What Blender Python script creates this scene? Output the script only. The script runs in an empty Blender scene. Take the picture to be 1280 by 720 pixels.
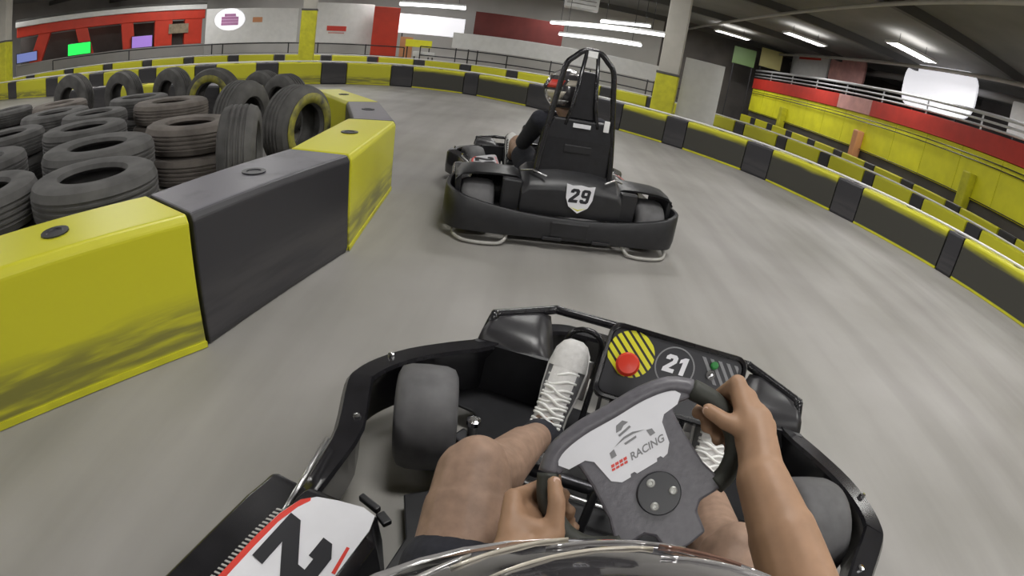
import bpy, bmesh, math, random
from mathutils import Vector as V, Matrix as M
random.seed(4)
S = bpy.context.scene
C = S.collection
PI = math.pi
# ------------------------------------------------------------------ camera
CAM_H, PITCH, ROLL, FPX = 1.1, math.radians(26.2), math.radians(9.2), 629.0
_f = V((0, math.cos(PITCH), -math.sin(PITCH))); _r = V((1, 0, 0)); _u = _r.cross(_f)
FWD = _f; RIGHT = _r*math.cos(ROLL)+_u*math.sin(ROLL); UP = -_r*math.sin(ROLL)+_u*math.cos(ROLL)
CAMP = V((0, 0, CAM_H))
cd = bpy.data.cameras.new('camera'); cam = bpy.data.objects.new('camera', cd); C.objects.link(cam)
cam.matrix_world = M((( RIGHT.x, UP.x, -FWD.x, 0), (RIGHT.y, UP.y, -FWD.y, 0), (RIGHT.z, UP.z, -FWD.z, CAM_H), (0, 0, 0, 1)))
cd.type = 'PANO'; cd.sensor_width = 36.0; cd.sensor_fit = 'HORIZONTAL'; cd.clip_start = 0.005; cd.clip_end = 200
_k = -(1280/36.0)/FPX
for h in (cd, getattr(cd, 'cycles', None)):
    try:
        h.panorama_type = 'FISHEYE_LENS_POLYNOMIAL'
        h.fisheye_fov = PI
        h.fisheye_polynomial_k0 = 0.0; h.fisheye_polynomial_k1 = _k
        h.fisheye_polynomial_k2 = 0.0; h.fisheye_polynomial_k3 = 0.0; h.fisheye_polynomial_k4 = 0.0
    except Exception as e:
        print('lens', e)
S.camera = cam
# ------------------------------------------------------------------ world, exposure
w = bpy.data.worlds.new('world'); S.world = w; w.use_nodes = True
w.node_tree.nodes['Background'].inputs[0].default_value = (.8, .8, .85, 1); w.node_tree.nodes['Background'].inputs[1].default_value = .2
S.view_settings.view_transform = 'Standard'; S.view_settings.look = 'None'; S.view_settings.gamma = 1
S.view_settings.use_curve_mapping = False; S.view_settings.exposure = 0.0
LAMP_W = 78.0          # watts of each ceiling fixture
CEIL = 4.3
# ------------------------------------------------------------------ pixel helpers (1280x720 frame)
def ray(x, y):
    dx, dy = x-640, 360-y; r = max(math.hypot(dx, dy), 1e-6); t = r/FPX
    return FWD*math.cos(t)+(RIGHT*dx+UP*dy)/r*math.sin(t)
def atz(x, y, z):
    d = ray(x, y); return CAMP+d*((z-CAM_H)/d.z)
def atd(x, y, dist):
    d = ray(x, y); return CAMP+d*(dist/math.hypot(d.x, d.y))
# ------------------------------------------------------------------ materials
MATS = {}
def mat(name, col, rough=.5, metal=0, noise=0, nscale=20, bump=0, emit=0, spec=.5, coat=0, noise2=None, alpha=1, trans=0):
    m = bpy.data.materials.new(name); m.use_nodes = True; nt = m.node_tree; b = nt.nodes['Principled BSDF']
    b.inputs['Base Color'].default_value = (*col, 1); b.inputs['Roughness'].default_value = rough
    b.inputs['Metallic'].default_value = metal; b.inputs['Specular IOR Level'].default_value = spec
    b.inputs['Coat Weight'].default_value = coat
    if emit:
        b.inputs['Emission Color'].default_value = (*col, 1); b.inputs['Emission Strength'].default_value = emit
    if trans: b.inputs['Transmission Weight'].default_value = trans
    if noise or bump:
        tc = nt.nodes.new('ShaderNodeTexCoord'); n = nt.nodes.new('ShaderNodeTexNoise')
        n.inputs['Scale'].default_value = nscale; n.inputs['Detail'].default_value = 5
        nt.links.new(tc.outputs['Object'], n.inputs['Vector'])
        if noise:
            rp = nt.nodes.new('ShaderNodeValToRGB'); e = rp.color_ramp.elements
            e[0].position = .3; e[1].position = .7
            c0 = noise2 or tuple(c*(1-noise) for c in col)
            e[0].color = (*c0, 1); e[1].color = (*[min(1, c*(1+noise*.5)) for c in col], 1)
            nt.links.new(n.outputs['Fac'], rp.inputs['Fac']); nt.links.new(rp.outputs['Color'], b.inputs['Base Color'])
        if bump:
            bp = nt.nodes.new('ShaderNodeBump'); bp.inputs['Strength'].default_value = bump; bp.inputs['Distance'].default_value = .01
            nt.links.new(n.outputs['Fac'], bp.inputs['Height']); nt.links.new(bp.outputs['Normal'], b.inputs['Normal'])
    MATS[name] = m; return m
def floor_mat():
    m = bpy.data.materials.new('concrete_floor'); m.use_nodes = True; nt = m.node_tree; b = nt.nodes['Principled BSDF']
    tc = nt.nodes.new('ShaderNodeTexCoord')
    n1 = nt.nodes.new('ShaderNodeTexNoise'); n1.inputs['Scale'].default_value = .9; n1.inputs['Detail'].default_value = 6
    n2 = nt.nodes.new('ShaderNodeTexNoise'); n2.inputs['Scale'].default_value = 60; n2.inputs['Detail'].default_value = 3
    mp = nt.nodes.new('ShaderNodeMapping'); mp.inputs['Rotation'].default_value = (0, 0, .25); mp.inputs['Scale'].default_value = (3.2, .35, 1)
    n3 = nt.nodes.new('ShaderNodeTexNoise'); n3.inputs['Scale'].default_value = 1.2; n3.inputs['Detail'].default_value = 4
    nt.links.new(tc.outputs['Object'], n1.inputs['Vector']); nt.links.new(tc.outputs['Object'], n2.inputs['Vector'])
    nt.links.new(tc.outputs['Object'], mp.inputs['Vector']); nt.links.new(mp.outputs['Vector'], n3.inputs['Vector'])
    r1 = nt.nodes.new('ShaderNodeValToRGB'); e = r1.color_ramp.elements; e[0].position = .3; e[1].position = .75
    e[0].color = (.255, .245, .225, 1); e[1].color = (.36, .345, .335, 1)
    nt.links.new(n1.outputs['Fac'], r1.inputs['Fac'])
    r3 = nt.nodes.new('ShaderNodeValToRGB'); e = r3.color_ramp.elements; e[0].position = .36; e[1].position = .58
    e[0].color = (.85, .85, .84, 1); e[1].color = (1, 1, 1, 1)
    nt.links.new(n3.outputs['Fac'], r3.inputs['Fac'])
    mx = nt.nodes.new('ShaderNodeMix'); mx.data_type = 'RGBA'; mx.blend_type = 'MULTIPLY'; mx.inputs['Factor'].default_value = 1
    nt.links.new(r1.outputs['Color'], mx.inputs[6]); nt.links.new(r3.outputs['Color'], mx.inputs[7])
    nt.links.new(mx.outputs[2], b.inputs['Base Color'])
    b.inputs['Roughness'].default_value = .5
    bp = nt.nodes.new('ShaderNodeBump'); bp.inputs['Strength'].default_value = .05
    nt.links.new(n2.outputs['Fac'], bp.inputs['Height']); nt.links.new(bp.outputs['Normal'], b.inputs['Normal'])
    MATS['floor'] = m
def scuff_mat(name, col, dark, lo, hi, amt, base=.035, top_tone=None):
    """painted barrier plastic: tyre and bumper rub marks on the band lo..hi (metres above the floor), with ragged edges"""
    m = bpy.data.materials.new(name); m.use_nodes = True; nt = m.node_tree; b = nt.nodes['Principled BSDF']; L = nt.links.new
    g = nt.nodes.new('ShaderNodeNewGeometry'); sx = nt.nodes.new('ShaderNodeSeparateXYZ'); L(g.outputs['Position'], sx.inputs[0])
    tc = nt.nodes.new('ShaderNodeTexCoord'); mp = nt.nodes.new('ShaderNodeMapping'); mp.inputs['Scale'].default_value = (1.5, 1.5, 14)
    L(g.outputs['Position'], mp.inputs['Vector'])
    n = nt.nodes.new('ShaderNodeTexNoise'); n.inputs['Scale'].default_value = 1.6; n.inputs['Detail'].default_value = 4; L(mp.outputs[0], n.inputs['Vector'])
    def math_(op, a, bb):
        q = nt.nodes.new('ShaderNodeMath'); q.operation = op
        for i, s in enumerate((a, bb)):
            if isinstance(s, (int, float)): q.inputs[i].default_value = s
            else: L(s, q.inputs[i])
        return q.outputs[0]
    nz = math_('MULTIPLY', math_('SUBTRACT', n.outputs['Fac'], .5), .22 if amt < .85 else .07)
    zz = math_('ADD', sx.outputs['Z'], nz)
    def ramp(src, a, bb):
        r = nt.nodes.new('ShaderNodeMapRange'); r.inputs['From Min'].default_value = a; r.inputs['From Max'].default_value = bb
        r.interpolation_type = 'SMOOTHSTEP'; L(src, r.inputs['Value']); return r.outputs[0]
    up = ramp(zz, hi+.05, hi-.05); dn = ramp(sx.outputs['Z'], base-.006, base+.006)
    sn = nt.nodes.new('ShaderNodeSeparateXYZ'); L(g.outputs['Normal'], sn.inputs[0])
    side = ramp(math_('ABSOLUTE', sn.outputs['Z'], 0), .6, .3)
    k = math_('MULTIPLY', math_('MULTIPLY', up, dn), math_('MULTIPLY', side, amt))
    k = math_('MULTIPLY', k, ramp(n.outputs['Fac'], .25, .6)) if amt < .85 else k
    mx = nt.nodes.new('ShaderNodeMix'); mx.data_type = 'RGBA'; L(k, mx.inputs[0])
    mx.inputs[6].default_value = (*col, 1); mx.inputs[7].default_value = (*dark, 1)
    res = mx.outputs[2]
    if top_tone:  # mottled second colour mixed in on upward faces
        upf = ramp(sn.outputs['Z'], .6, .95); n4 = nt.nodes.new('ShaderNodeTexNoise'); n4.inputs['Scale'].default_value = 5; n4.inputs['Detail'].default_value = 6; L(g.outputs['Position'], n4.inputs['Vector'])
        md = nt.nodes.new('ShaderNodeMix'); md.data_type = 'RGBA'; L(math_('MULTIPLY', upf, ramp(n4.outputs['Fac'], .2, .5)), md.inputs[0]); L(res, md.inputs[6]); md.inputs[7].default_value = (*top_tone, 1); res = md.outputs[2]
    L(res, b.inputs['Base Color']); b.inputs['Roughness'].default_value = .4
    MATS[name] = m
floor_mat()
YEL = (.57, .55, .024)
scuff_mat('yellow_block', YEL, (.09, .085, .05), 0, .20, .75)
scuff_mat('yellow_block_worn', YEL, (.038, .037, .040), 0, .45, .98)
scuff_mat('black_block', (.032, .031, .036), (.06, .057, .06), 0, .26, .7, top_tone=(.15, .145, .165))
mat('yellow_paint', YEL, .5, noise=.2, nscale=6)
mat('black_plastic', (.015, .015, .018), .33, noise=.3, nscale=30, bump=.02)
mat('gloss_plastic', (.016, .0155, .018), .2, noise=.3, nscale=20)
mat('satin_plastic', (.028, .027, .03), .34, noise=.3, nscale=20)
mat('cover_plastic', (.018, .018, .0205), .42, noise=.25, nscale=18, bump=.03)
mat('rubber', (.062, .06, .062), .75, noise=.3, nscale=14, bump=.06)
mat('old_tire', (.10, .097, .095), .8, noise=.45, nscale=6, bump=.1)
mat('old_tire_brown', (.16, .14, .125), .85, noise=.4, nscale=6, bump=.1)
mat('slick', (.10, .098, .102), .6, noise=.2, nscale=25)
mat('steel', (.55, .55, .56), .3, metal=1)
mat('dark_steel', (.05, .05, .055), .35, metal=.8)
mat('chrome', (.8, .8, .82), .12, metal=1)
mat('white_paint', (.78, .78, .78), .45, noise=.06, nscale=5)
mat('sticker_white', (.74, .74, .78), .22, coat=.4, noise=.05, nscale=12)
mat('ink_black', (.02, .02, .025), .4)
mat('ink_grey', (.2, .2, .21), .4)
mat('ink_red', (.62, .05, .035), .35)
mat('ink_yellow', (.66, .64, .03), .35)
mat('button_red', (.58, .035, .015), .35)
mat('wheel_grey', (.115, .11, .125), .42, noise=.15, nscale=90, bump=.1)
mat('wheel_grip', (.035, .037, .03), .6, noise=.2, nscale=60, bump=.1)
mat('skin', (.37, .22, .135), .5, noise=.14, nscale=30, bump=.04, spec=.35)
mat('skin_leg', (.33, .215, .155), .55, noise=.2, nscale=45, bump=.06, spec=.3)
mat('nail', (.62, .42, .34), .3)
mat('cloth_dark', (.02, .021, .03), .9, noise=.25, nscale=60, bump=.2)
mat('cloth_grey', (.10, .10, .11), .9, noise=.25, nscale=60, bump=.2)
mat('cloth_white', (.72, .71, .68), .85, noise=.1, nscale=50, bump=.15)
mat('canvas_white', (.62, .61, .60), .8, noise=.12, nscale=60, bump=.2)
mat('canvas_grey', (.16, .16, .17), .8, noise=.15, nscale=60, bump=.2)
mat('lace', (.80, .80, .78), .8)
mat('helmet_gloss', (.06, .057, .062), .1, coat=1, noise=.35, nscale=9)
mat('helmet_silver', (.62, .6, .6), .12, metal=.6, coat=1)
mat('helmet_cream', (.55, .5, .42), .15, coat=1)
mat('helmet_brown', (.22, .12, .09), .15, coat=1)
mat('visor', (.02, .02, .03), .05, coat=1)
mat('red_paint', (.62, .045, .02), .45, noise=.1, nscale=3)
mat('banner_red', (.52, .035, .022), .5, noise=.12, nscale=3)
mat('banner_yellow', (.84, .81, .03), .5, noise=.12, nscale=2)
mat('maroon', (.16, .025, .022), .5, noise=.2, nscale=2)
mat('pale_wall', (.50, .49, .47), .7, noise=.1, nscale=.8)
mat('grey_wall', (.27, .26, .25), .7, noise=.15, nscale=.8)
mat('dark_wall', (.11, .10, .095), .8, noise=.3, nscale=1)
mat('ceiling', (.20, .195, .185), .85, noise=.3, nscale=.5)
mat('beam', (.09, .088, .085), .7)
mat('column_grey', (.46, .44, .40), .6, noise=.1, nscale=3)
mat('glow_white', (1, .99, .97), .5, emit=6)
mat('glow_tube', (.95, .97, 1), .5, emit=4)
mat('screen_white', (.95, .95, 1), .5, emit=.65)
mat('screen_green', (.02, .8, .1), .5, emit=1.0)
mat('screen_purple', (.35, .2, .65), .5, emit=.5)
mat('screen_blue', (.2, .25, .6), .5, emit=.5)
mat('pink_ink', (.62, .28, .55), .5)
mat('orange_ink', (.65, .3, .15), .5)
mat('green_led', (.015, .16, .03), .4, emit=.12)
mat('poster_pink', (.62, .32, .3), .5, noise=.2, nscale=3)
mat('poster_green', (.10, .18, .05), .5)
mat('poster_yellow', (.55, .5, .2), .5)
mat('lip_shade', (.03, .03, .03), .6)
mat('bolt_steel', (.42, .42, .40), .45, metal=.6)
mat('rail_white', (.62, .62, .64), .35, metal=.3)
mat('skid_grey', (.36, .35, .33), .5)
mat('plywood', (.30, .24, .17), .7, noise=.3, nscale=8)
# ------------------------------------------------------------------ mesh helpers
def mesh_obj(name, verts, faces, m, parent=None, smooth=False, bevel=0, segs=2):
    me = bpy.data.meshes.new(name); me.from_pydata([tuple(v) for v in verts], [], faces)
    bm = bmesh.new(); bm.from_mesh(me); bmesh.ops.recalc_face_normals(bm, faces=bm.faces)
    if bevel:
        eds = [e for e in bm.edges if len(e.link_faces) == 2 and e.calc_face_angle(0) > .5]
        bmesh.ops.bevel(bm, geom=eds, offset=bevel, segments=segs, profile=.5, affect='EDGES', clamp_overlap=True)
    bm.to_mesh(me); bm.free()
    return link(name, me, m, parent, smooth)
def link(name, me, m, parent=None, smooth=False):
    o = bpy.data.objects.new(name, me); C.objects.link(o)
    if m is not None and not me.materials: me.materials.append(MATS[m] if isinstance(m, str) else m)
    if smooth:
        for p in me.polygons: p.use_smooth = True
        if smooth == 'auto':
            try: me.set_sharp_from_angle(angle=math.radians(40))
            except Exception: pass
    if parent is not None: o.parent = parent
    return o
class MB:
    def __init__(s): s.v = []; s.f = []
    def add(s, vs, fs):
        k = len(s.v); s.v += [V(v) for v in vs]; s.f += [tuple(i+k for i in f) for f in fs]; return s
    def box(s, c, size, rz=0, mtx=None):
        sx, sy, sz = [a/2 for a in size]; vs = [V((x, y, z)) for z in (-sz, sz) for x, y in ((-sx, -sy), (sx, -sy), (sx, sy), (-sx, sy))]
        R = mtx if mtx is not None else M.Rotation(rz, 3, 'Z')
        vs = [R @ v + V(c) for v in vs]
        return s.add(vs, [(3, 2, 1, 0), (4, 5, 6, 7), (0, 1, 5, 4), (1, 2, 6, 5), (2, 3, 7, 6), (3, 0, 4, 7)])
    def loft(s, rings, closed=True, caps=True):
        n = len(rings[0]); vs = [p for r in rings for p in r]; fs = []
        for i in range(len(rings)-1):
            for j in range(n if closed else n-1):
                k = (j+1) % n; fs.append((i*n+j, i*n+k, (i+1)*n+k, (i+1)*n+j))
        if caps: fs += [tuple(range(n-1, -1, -1)), tuple((len(rings)-1)*n+j for j in range(n))]
        return s.add(vs, fs)
    def tube(s, pts, r, n=10, loop=False, flat=None):
        pts = [V(p) for p in pts]; N = len(pts); rs = r if isinstance(r, (list, tuple)) else [r]*N
        rings = []; prev = None
        for i in range(N):
            a = pts[(i-1) % N] if (i > 0 or loop) else pts[i]; b = pts[(i+1) % N] if (i < N-1 or loop) else pts[i]
            t = (b-a).normalized()
            if prev is None:
                h = V((0, 0, 1)) if abs(t.z) < .9 else V((1, 0, 0)); x = t.cross(h).normalized()
            else: x = (prev-t*prev.dot(t)).normalized()
            prev = x; y = t.cross(x)
            fx, fy = flat if flat else (1, 1)
            rings.append([pts[i]+x*rs[i]*fx*math.cos(2*PI*k/n)+y*rs[i]*fy*math.sin(2*PI*k/n) for k in range(n)])
        if loop: rings.append(rings[0])
        return s.loft(rings, True, not loop)
    def lathe(s, prof, n=32, mtx=None, closed=False):
        """profile (r, h) turned about Z"""
        mtx = mtx or M.Identity(4)
        rings = [[mtx @ V((r*math.cos(2*PI*k/n), r*math.sin(2*PI*k/n), h)) for k in range(n)] for r, h in prof]
        if closed: rings.append(rings[0])
        return s.loft(rings, True, not closed)
    def prism(s, poly, z0, z1, mtx=None):
        mtx = mtx or M.Identity(4); n = len(poly)
        vs = [mtx @ V((x, y, z0)) for x, y in poly]+[mtx @ V((x, y, z1)) for x, y in poly]
        return s.add(vs, [tuple(range(n-1, -1, -1)), tuple(range(n, 2*n))]+[(i, (i+1) % n, n+(i+1) % n, n+i) for i in range(n)])
    def capsule(s, p0, p1, r0, r1, n=14, sq=(1, 1), side=None):
        p0, p1 = V(p0), V(p1); d = p1-p0; Ln = d.length; t = d.normalized() if Ln > 1e-6 else V((0, 0, 1))
        h = V(side) if side is not None else (V((0, 0, 1)) if abs(t.z) < .9 else V((1, 0, 0)))
        x = (h-t*h.dot(t)).normalized(); y = t.cross(x); rings = []
        pr = [(p0-t*r0*math.cos(a), r0*math.sin(a)) for a in (.15, .5, .9, 1.3)]+[(p1+t*r1*math.cos(a), r1*math.sin(a)) for a in (1.3, .9, .5, .15)]
        for c, r in pr: rings.append([c+x*r*sq[0]*math.cos(2*PI*k/n)+y*r*sq[1]*math.sin(2*PI*k/n) for k in range(n)])
        return s.loft(rings)
    def ball(s, c, r, n=16, m=10, mtx=None):
        rx, ry, rz = r if isinstance(r, (tuple, list)) else (r, r, r); c = V(c); rings = []
        for i in range(m+1):
            a = .04+(PI-.08)*i/m
            rings.append([c+((mtx or M.Identity(3)) @ V((rx*math.sin(a)*math.cos(2*PI*k/n), ry*math.sin(a)*math.sin(2*PI*k/n), -rz*math.cos(a)))) for k in range(n)])
        return s.loft(rings)
    def build(s, name, m, parent=None, smooth=False, bevel=0, segs=2): return mesh_obj(name, s.v, s.f, m, parent, smooth, bevel, segs)
def spline(pts, n=6, loop=False):
    pts = [V(p) for p in pts]; N = len(pts); out = []
    for i in range(N if loop else N-1):
        g = lambda k: pts[k % N] if loop else pts[max(0, min(N-1, k))]
        a, b, c, d = g(i-1), g(i), g(i+1), g(i+2)
        for j in range(n):
            t = j/n; out.append(.5*((2*b)+(c-a)*t+(2*a-5*b+4*c-d)*t*t+(3*b-a-3*c+d)*t**3))
    if not loop: out.append(pts[-1])
    return out
def remesh(o, vox, smooth_it=6, fac=.5):
    md = o.modifiers.new('r', 'REMESH'); md.mode = 'VOXEL'; md.voxel_size = vox; md.use_smooth_shade = True
    if smooth_it:
        sm = o.modifiers.new('s', 'SMOOTH'); sm.factor = fac; sm.iterations = smooth_it
    bpy.context.view_layer.update()
    dg = bpy.context.evaluated_depsgraph_get(); me = bpy.data.meshes.new_from_object(o.evaluated_get(dg))
    o.modifiers.clear(); o.data = me
    for p in me.polygons: p.use_smooth = True
    return o
def text_mesh(txt, size, off=0, shear=0, ext=.0008, align='CENTER', sp=1.0):
    cu = bpy.data.curves.new('t', 'FONT'); cu.body = txt; cu.size = size; cu.offset = off; cu.shear = shear; cu.extrude = ext
    cu.align_x = align; cu.align_y = 'CENTER'; cu.space_character = sp
    o = bpy.data.objects.new('t', cu); C.objects.link(o); bpy.context.view_layer.update()
    me = bpy.data.meshes.new_from_object(o.evaluated_get(bpy.context.evaluated_depsgraph_get()))
    bpy.data.objects.remove(o); me.materials.clear(); return me
def frame(o, x, y, z=None):
    x = V(x).normalized(); y = V(y); y = (y-x*x.dot(y)).normalized(); z = x.cross(y)
    return M(((x.x, y.x, z.x, o[0]), (x.y, y.y, z.y, o[1]), (x.z, y.z, z.z, o[2]), (0, 0, 0, 1)))
def text(name, txt, size, mtx, m, parent, **k):
    me = text_mesh(txt, size, **k); me.transform(mtx); return link(name, me, m, parent)
def tag(o, label=None, cat=None, group=None, kind=None):
    if label: o['label'] = label
    if cat: o['category'] = cat
    if group: o['group'] = group
    if kind: o['kind'] = kind
    return o
def thing(name, label, cat, loc=(0, 0, 0), rz=0, group=None):
    o = bpy.data.objects.new(name, None); C.objects.link(o); o.location = loc; o.rotation_euler = (0, 0, rz); o.empty_display_size = .1
    return tag(o, label, cat, group)
def ordinal(n):
    return ['first', 'second', 'third', 'fourth', 'fifth', 'sixth', 'seventh', 'eighth', 'ninth', 'tenth', 'eleventh', 'twelfth', 'thirteenth', 'fourteenth', 'fifteenth', 'sixteenth', 'seventeenth', 'eighteenth', 'nineteenth', 'twentieth'][n-1] if n <= 20 else 'twenty-'+ordinal(n-20)
def struct(o): o['kind'] = 'structure'; return o
# ------------------------------------------------------------------ room shell
X0, X1, Y0, Y1 = -27.0, 15.0, -9.0, 25.0
struct(mesh_obj('floor', [(X0, Y0, 0), (X1, Y0, 0), (X1, Y1, 0), (X0, Y1, 0)], [(0, 1, 2, 3)], 'floor'))
struct(MB().box(((X0+X1)/2, (Y0+Y1)/2, CEIL+.05), (X1-X0, Y1-Y0, .1)).build('ceiling', 'ceiling'))
struct(MB().box(((X0+5.2)/2, Y1+.1, CEIL/2), (5.2-X0, .2, CEIL)).build('wall_back', 'pale_wall'))
struct(MB().box(((5.2+X1)/2, Y1+.1, CEIL/2), (X1-5.2, .2, CEIL)).build('wall_back_right', 'dark_wall'))
struct(MB().box(((X0+X1)/2, Y0-.1, CEIL/2), (X1-X0, .2, CEIL)).build('wall_front', 'pale_wall'))
struct(MB().box((X0-.1, (Y0+Y1)/2, CEIL/2), (.2, Y1-Y0, CEIL)).build('wall_left', 'grey_wall'))
struct(MB().box((X1+.1, (Y0+Y1)/2, CEIL/2), (.2, Y1-Y0, CEIL)).build('wall_right', 'dark_wall'))
# ceiling beams and pipes
for i, yy in enumerate((-6, -1, 4, 9, 14, 19, 24)):
    struct(MB().box(((X0+X1)/2, yy, CEIL-.12), (X1-X0, .18, .24)).build('trim_%d' % (i+1), 'beam'))
# ------------------------------------------------------------------ ceiling light fixtures
fix_first = None
def fixture(x, y, label, rz=0):
    t = thing('ceiling_light', label, 'ceiling light', (x, y, CEIL-.35), rz, 'ceiling light panels')
    m_ = MB(); L_, W_ = 1.5, .55
    for sx, sy, a, b in ((0, W_/2, L_+.06, .03), (0, -W_/2, L_+.06, .03), (L_/2, 0, .03, W_), (-L_/2, 0, .03, W_)):
        m_.box((sx, sy, .03), (a, b, .07))
    m_.build('frame', 'white_paint', t)
    MB().box((0, 0, .02), (L_-.03, W_-.03, .012)).build('diffuser', 'glow_white', t)
    for sx in (-.5, .5): MB().tube([(sx, 0, .03), (sx, 0, .35)], .008, 6).build('hanger', 'dark_steel', t)
    ld = bpy.data.lights.new('fixture_lamp', 'AREA'); ld.shape = 'RECTANGLE'; ld.size = L_; ld.size_y = W_; ld.energy = LAMP_W; ld.color = (1, .985, .95)
    lo = bpy.data.objects.new('fixture_lamp', ld); C.objects.link(lo); lo.parent = t; lo.location = (0, 0, .0)
rows_x = [(-21, 'by the left wall'), (-14, 'second row from the left wall'), (-7, 'over the tire island'), (0.6, 'over the middle of the track'), (8.4, 'above the yellow wall')]
for x, where in rows_x:
    for k, y in enumerate((21.5, 16.4, 11.5, 6.5, 1.5, -3.5, -7.5)):
        xx = x+(-.9+.17*(21.5-y)/1.0 if x > 8 else 0)
        fixture(xx, y, 'white rectangular ceiling light %s, %s from the far end' % (where, ordinal(k+1)))
for k, y in enumerate((4.6, .8, -3.2)): fixture(4.6, y, 'added unseen ceiling light above the outer lane beside the kart, %s from ahead' % ordinal(k+1))  # extra row added out of view to brighten the right wall and lane
# ------------------------------------------------------------------ track walls (outer rows)
ring = [(-18, 9.9), (-14, 9.4), (-11, 9.2), (-8.8, 9.6), (-7, 10.4), (-5.4, 11.5), (-4.2, 12.3), (-3.2, 12.5), (-2.2, 12.4), (-1.2, 12.0), (-.2, 11.3), (1, 10.3), (2, 9.5), (2.8, 8.8), (3.4, 8.1), (3.85, 7.4), (4.3, 6.4), (4.75, 5.4), (5.2, 4.3), (5.6, 3.2), (5.9, 2), (6.1, .5), (6.2, -1.5)]
RING = spline([(x, y, 0) for x, y in ring], 12)
def arclen(path):
    a = [0]
    for i in range(1, len(path)): a.append(a[-1]+(path[i]-path[i-1]).length)
    return a
def path_at(path, A, s):
    s = max(0, min(A[-1]-1e-6, s))
    for i in range(len(A)-1):
        if A[i+1] >= s:
            t = (s-A[i])/(A[i+1]-A[i]); return path[i].lerp(path[i+1], t), (path[i+1]-path[i]).normalized()
def offset_path(path, d):
    out = []
    for i, p in enumerate(path):
        t = (path[min(i+1, len(path)-1)]-path[max(i-1, 0)]).normalized(); out.append(p+V((-t.y, t.x, 0))*d)
    # drop loops made by the offset
    keep = [out[0]]
    for i in range(1, len(out)):
        t = (path[min(i+1, len(path)-1)]-path[max(i-1, 0)]).normalized()
        if (out[i]-keep[-1]).dot(t) > .05: keep.append(out[i])
    return keep
BH = .53
def block(name, a, b, ta, tb, th, h, material, label, cat, group=None, strip=True, hole=True, out=1):
    """barrier module between a and b on its front line; the outward side is to the left of the direction a->b (times out)"""
    na = V((-ta.y, ta.x, 0))*out; nb = V((-tb.y, tb.x, 0))*out
    c = (a+b+(na+nb)*th/2)/2; t = thing(name, label, cat, (c.x, c.y, 0), 0, group)
    o = V((c.x, c.y, 0)); e = (b-a).normalized()*.008
    A_, B_ = a+e-o, b-e-o; Ao, Bo = A_+na*th, B_+nb*th
    ins = .03
    def lvl(z, k): return [V((p.x, p.y, z)) for p in (A_+na*k, B_+nb*k, Bo-nb*k, Ao-na*k)]
    m_ = MB().loft([lvl(0, .01), lvl(.03, 0), lvl(h-ins, 0), lvl(h, ins*.6)])
    m_.build('body', material, t, False, .008, 2)
    if strip:
        m2 = MB(); m2.loft([[V((p.x, p.y, z)) for p in (A_-na*.004, B_-nb*.004, B_+nb*.001, A_+na*.001)] for z in (.004, .03)])
        m2.build('base_strip', 'yellow_paint', t)
    if hole:
        mid = (A_+B_+Ao+Bo)/4
        MB().lathe([(.055, h+.001), (.055, h+.006), (.035, h+.006), (.03, h+.002)], 16, M.Translation((mid.x, mid.y, 0))).build('anchor_socket', 'ink_black', t)
    return t
A_R = arclen(RING)
def proj_x(P):
    d = (P-CAMP).normalized(); th = math.acos(max(-1, min(1, d.dot(FWD)))); a, b = d.dot(RIGHT), d.dot(UP); n = math.hypot(a, b)
    return 640+FPX*th*a/n
# yellow | black boundaries along the front row, read as columns of the photograph and turned into arc lengths
bounds_px = [20, 57, 72, 111, 129, 173, 195, 243, 270, 320, 348, 402, 434, 489, 516, 580, 598, 660]
def s_for_px(x):
    best = None
    for i in range(0, 3000):
        s = A_R[-1]*i/3000; p, _ = path_at(RING, A_R, s)
        if p.y < 0: continue
        e = abs(proj_x(p+V((0, 0, .4)))-x)
        if best is None or e < best[0]: best = (e, s)
    return best[1]
bs = [s_for_px(x) for x in bounds_px]
segs = []
col = 'y'
bs = [bs[0]-1.9, bs[0]-.75]+bs
segs.append((bs[0], bs[1], 'y')); segs.append((bs[1], bs[2], 'b'))
for i in range(2, len(bs)-1): segs.append((bs[i], bs[i+1], 'y' if i % 2 == 0 else 'b'))
s = bs[-1]
right_px = [(690, 'b'), (740, 'y'), (778, 'b'), (832, 'y'), (858, 'b'), (932, 'y'), (964, 'b'), (1046, 'y'), (1076, 'b'), (1182, 'y'), (1202, 'b')]
for x, kcol in right_px:
    s2 = s_for_px(x)
    if s2 > s+.15: segs.append((s, s2, kcol)); s = s2
kcol = 'y'
while s < A_R[-1]-.7:
    L_ = 1.5 if kcol == 'y' else .6; segs.append((s, s+L_, kcol)); s += L_; kcol = 'b' if kcol == 'y' else 'y'
ny = nb_ = 0
s_far = s_for_px(510)
for (a, b, kc) in segs:
    pa, ta = path_at(RING, A_R, a); pb, tb = path_at(RING, A_R, b)
    worn = a > s_far
    if kc == 'y':
        ny += 1; lb = '%s yellow block of the outer track wall from the far left%s' % (ordinal(ny), ', face scuffed black' if worn else '')
    else:
        nb_ += 1; lb = '%s black block of the outer track wall from the far left' % ordinal(nb_)
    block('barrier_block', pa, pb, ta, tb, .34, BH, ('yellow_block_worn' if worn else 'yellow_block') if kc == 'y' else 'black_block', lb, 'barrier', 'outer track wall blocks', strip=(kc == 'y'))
# pale rail on top of the front row
rail = [p+V((0, 0, BH+.03)) for p in offset_path(RING, .05)]
tag(MB().tube([p for i, p in enumerate(rail) if i % 3 == 0], .017, 8).build('barrier_rail', 'white_paint', None, True), 'pale thin tube rail running along the top of the outer track wall', 'rail')
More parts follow.
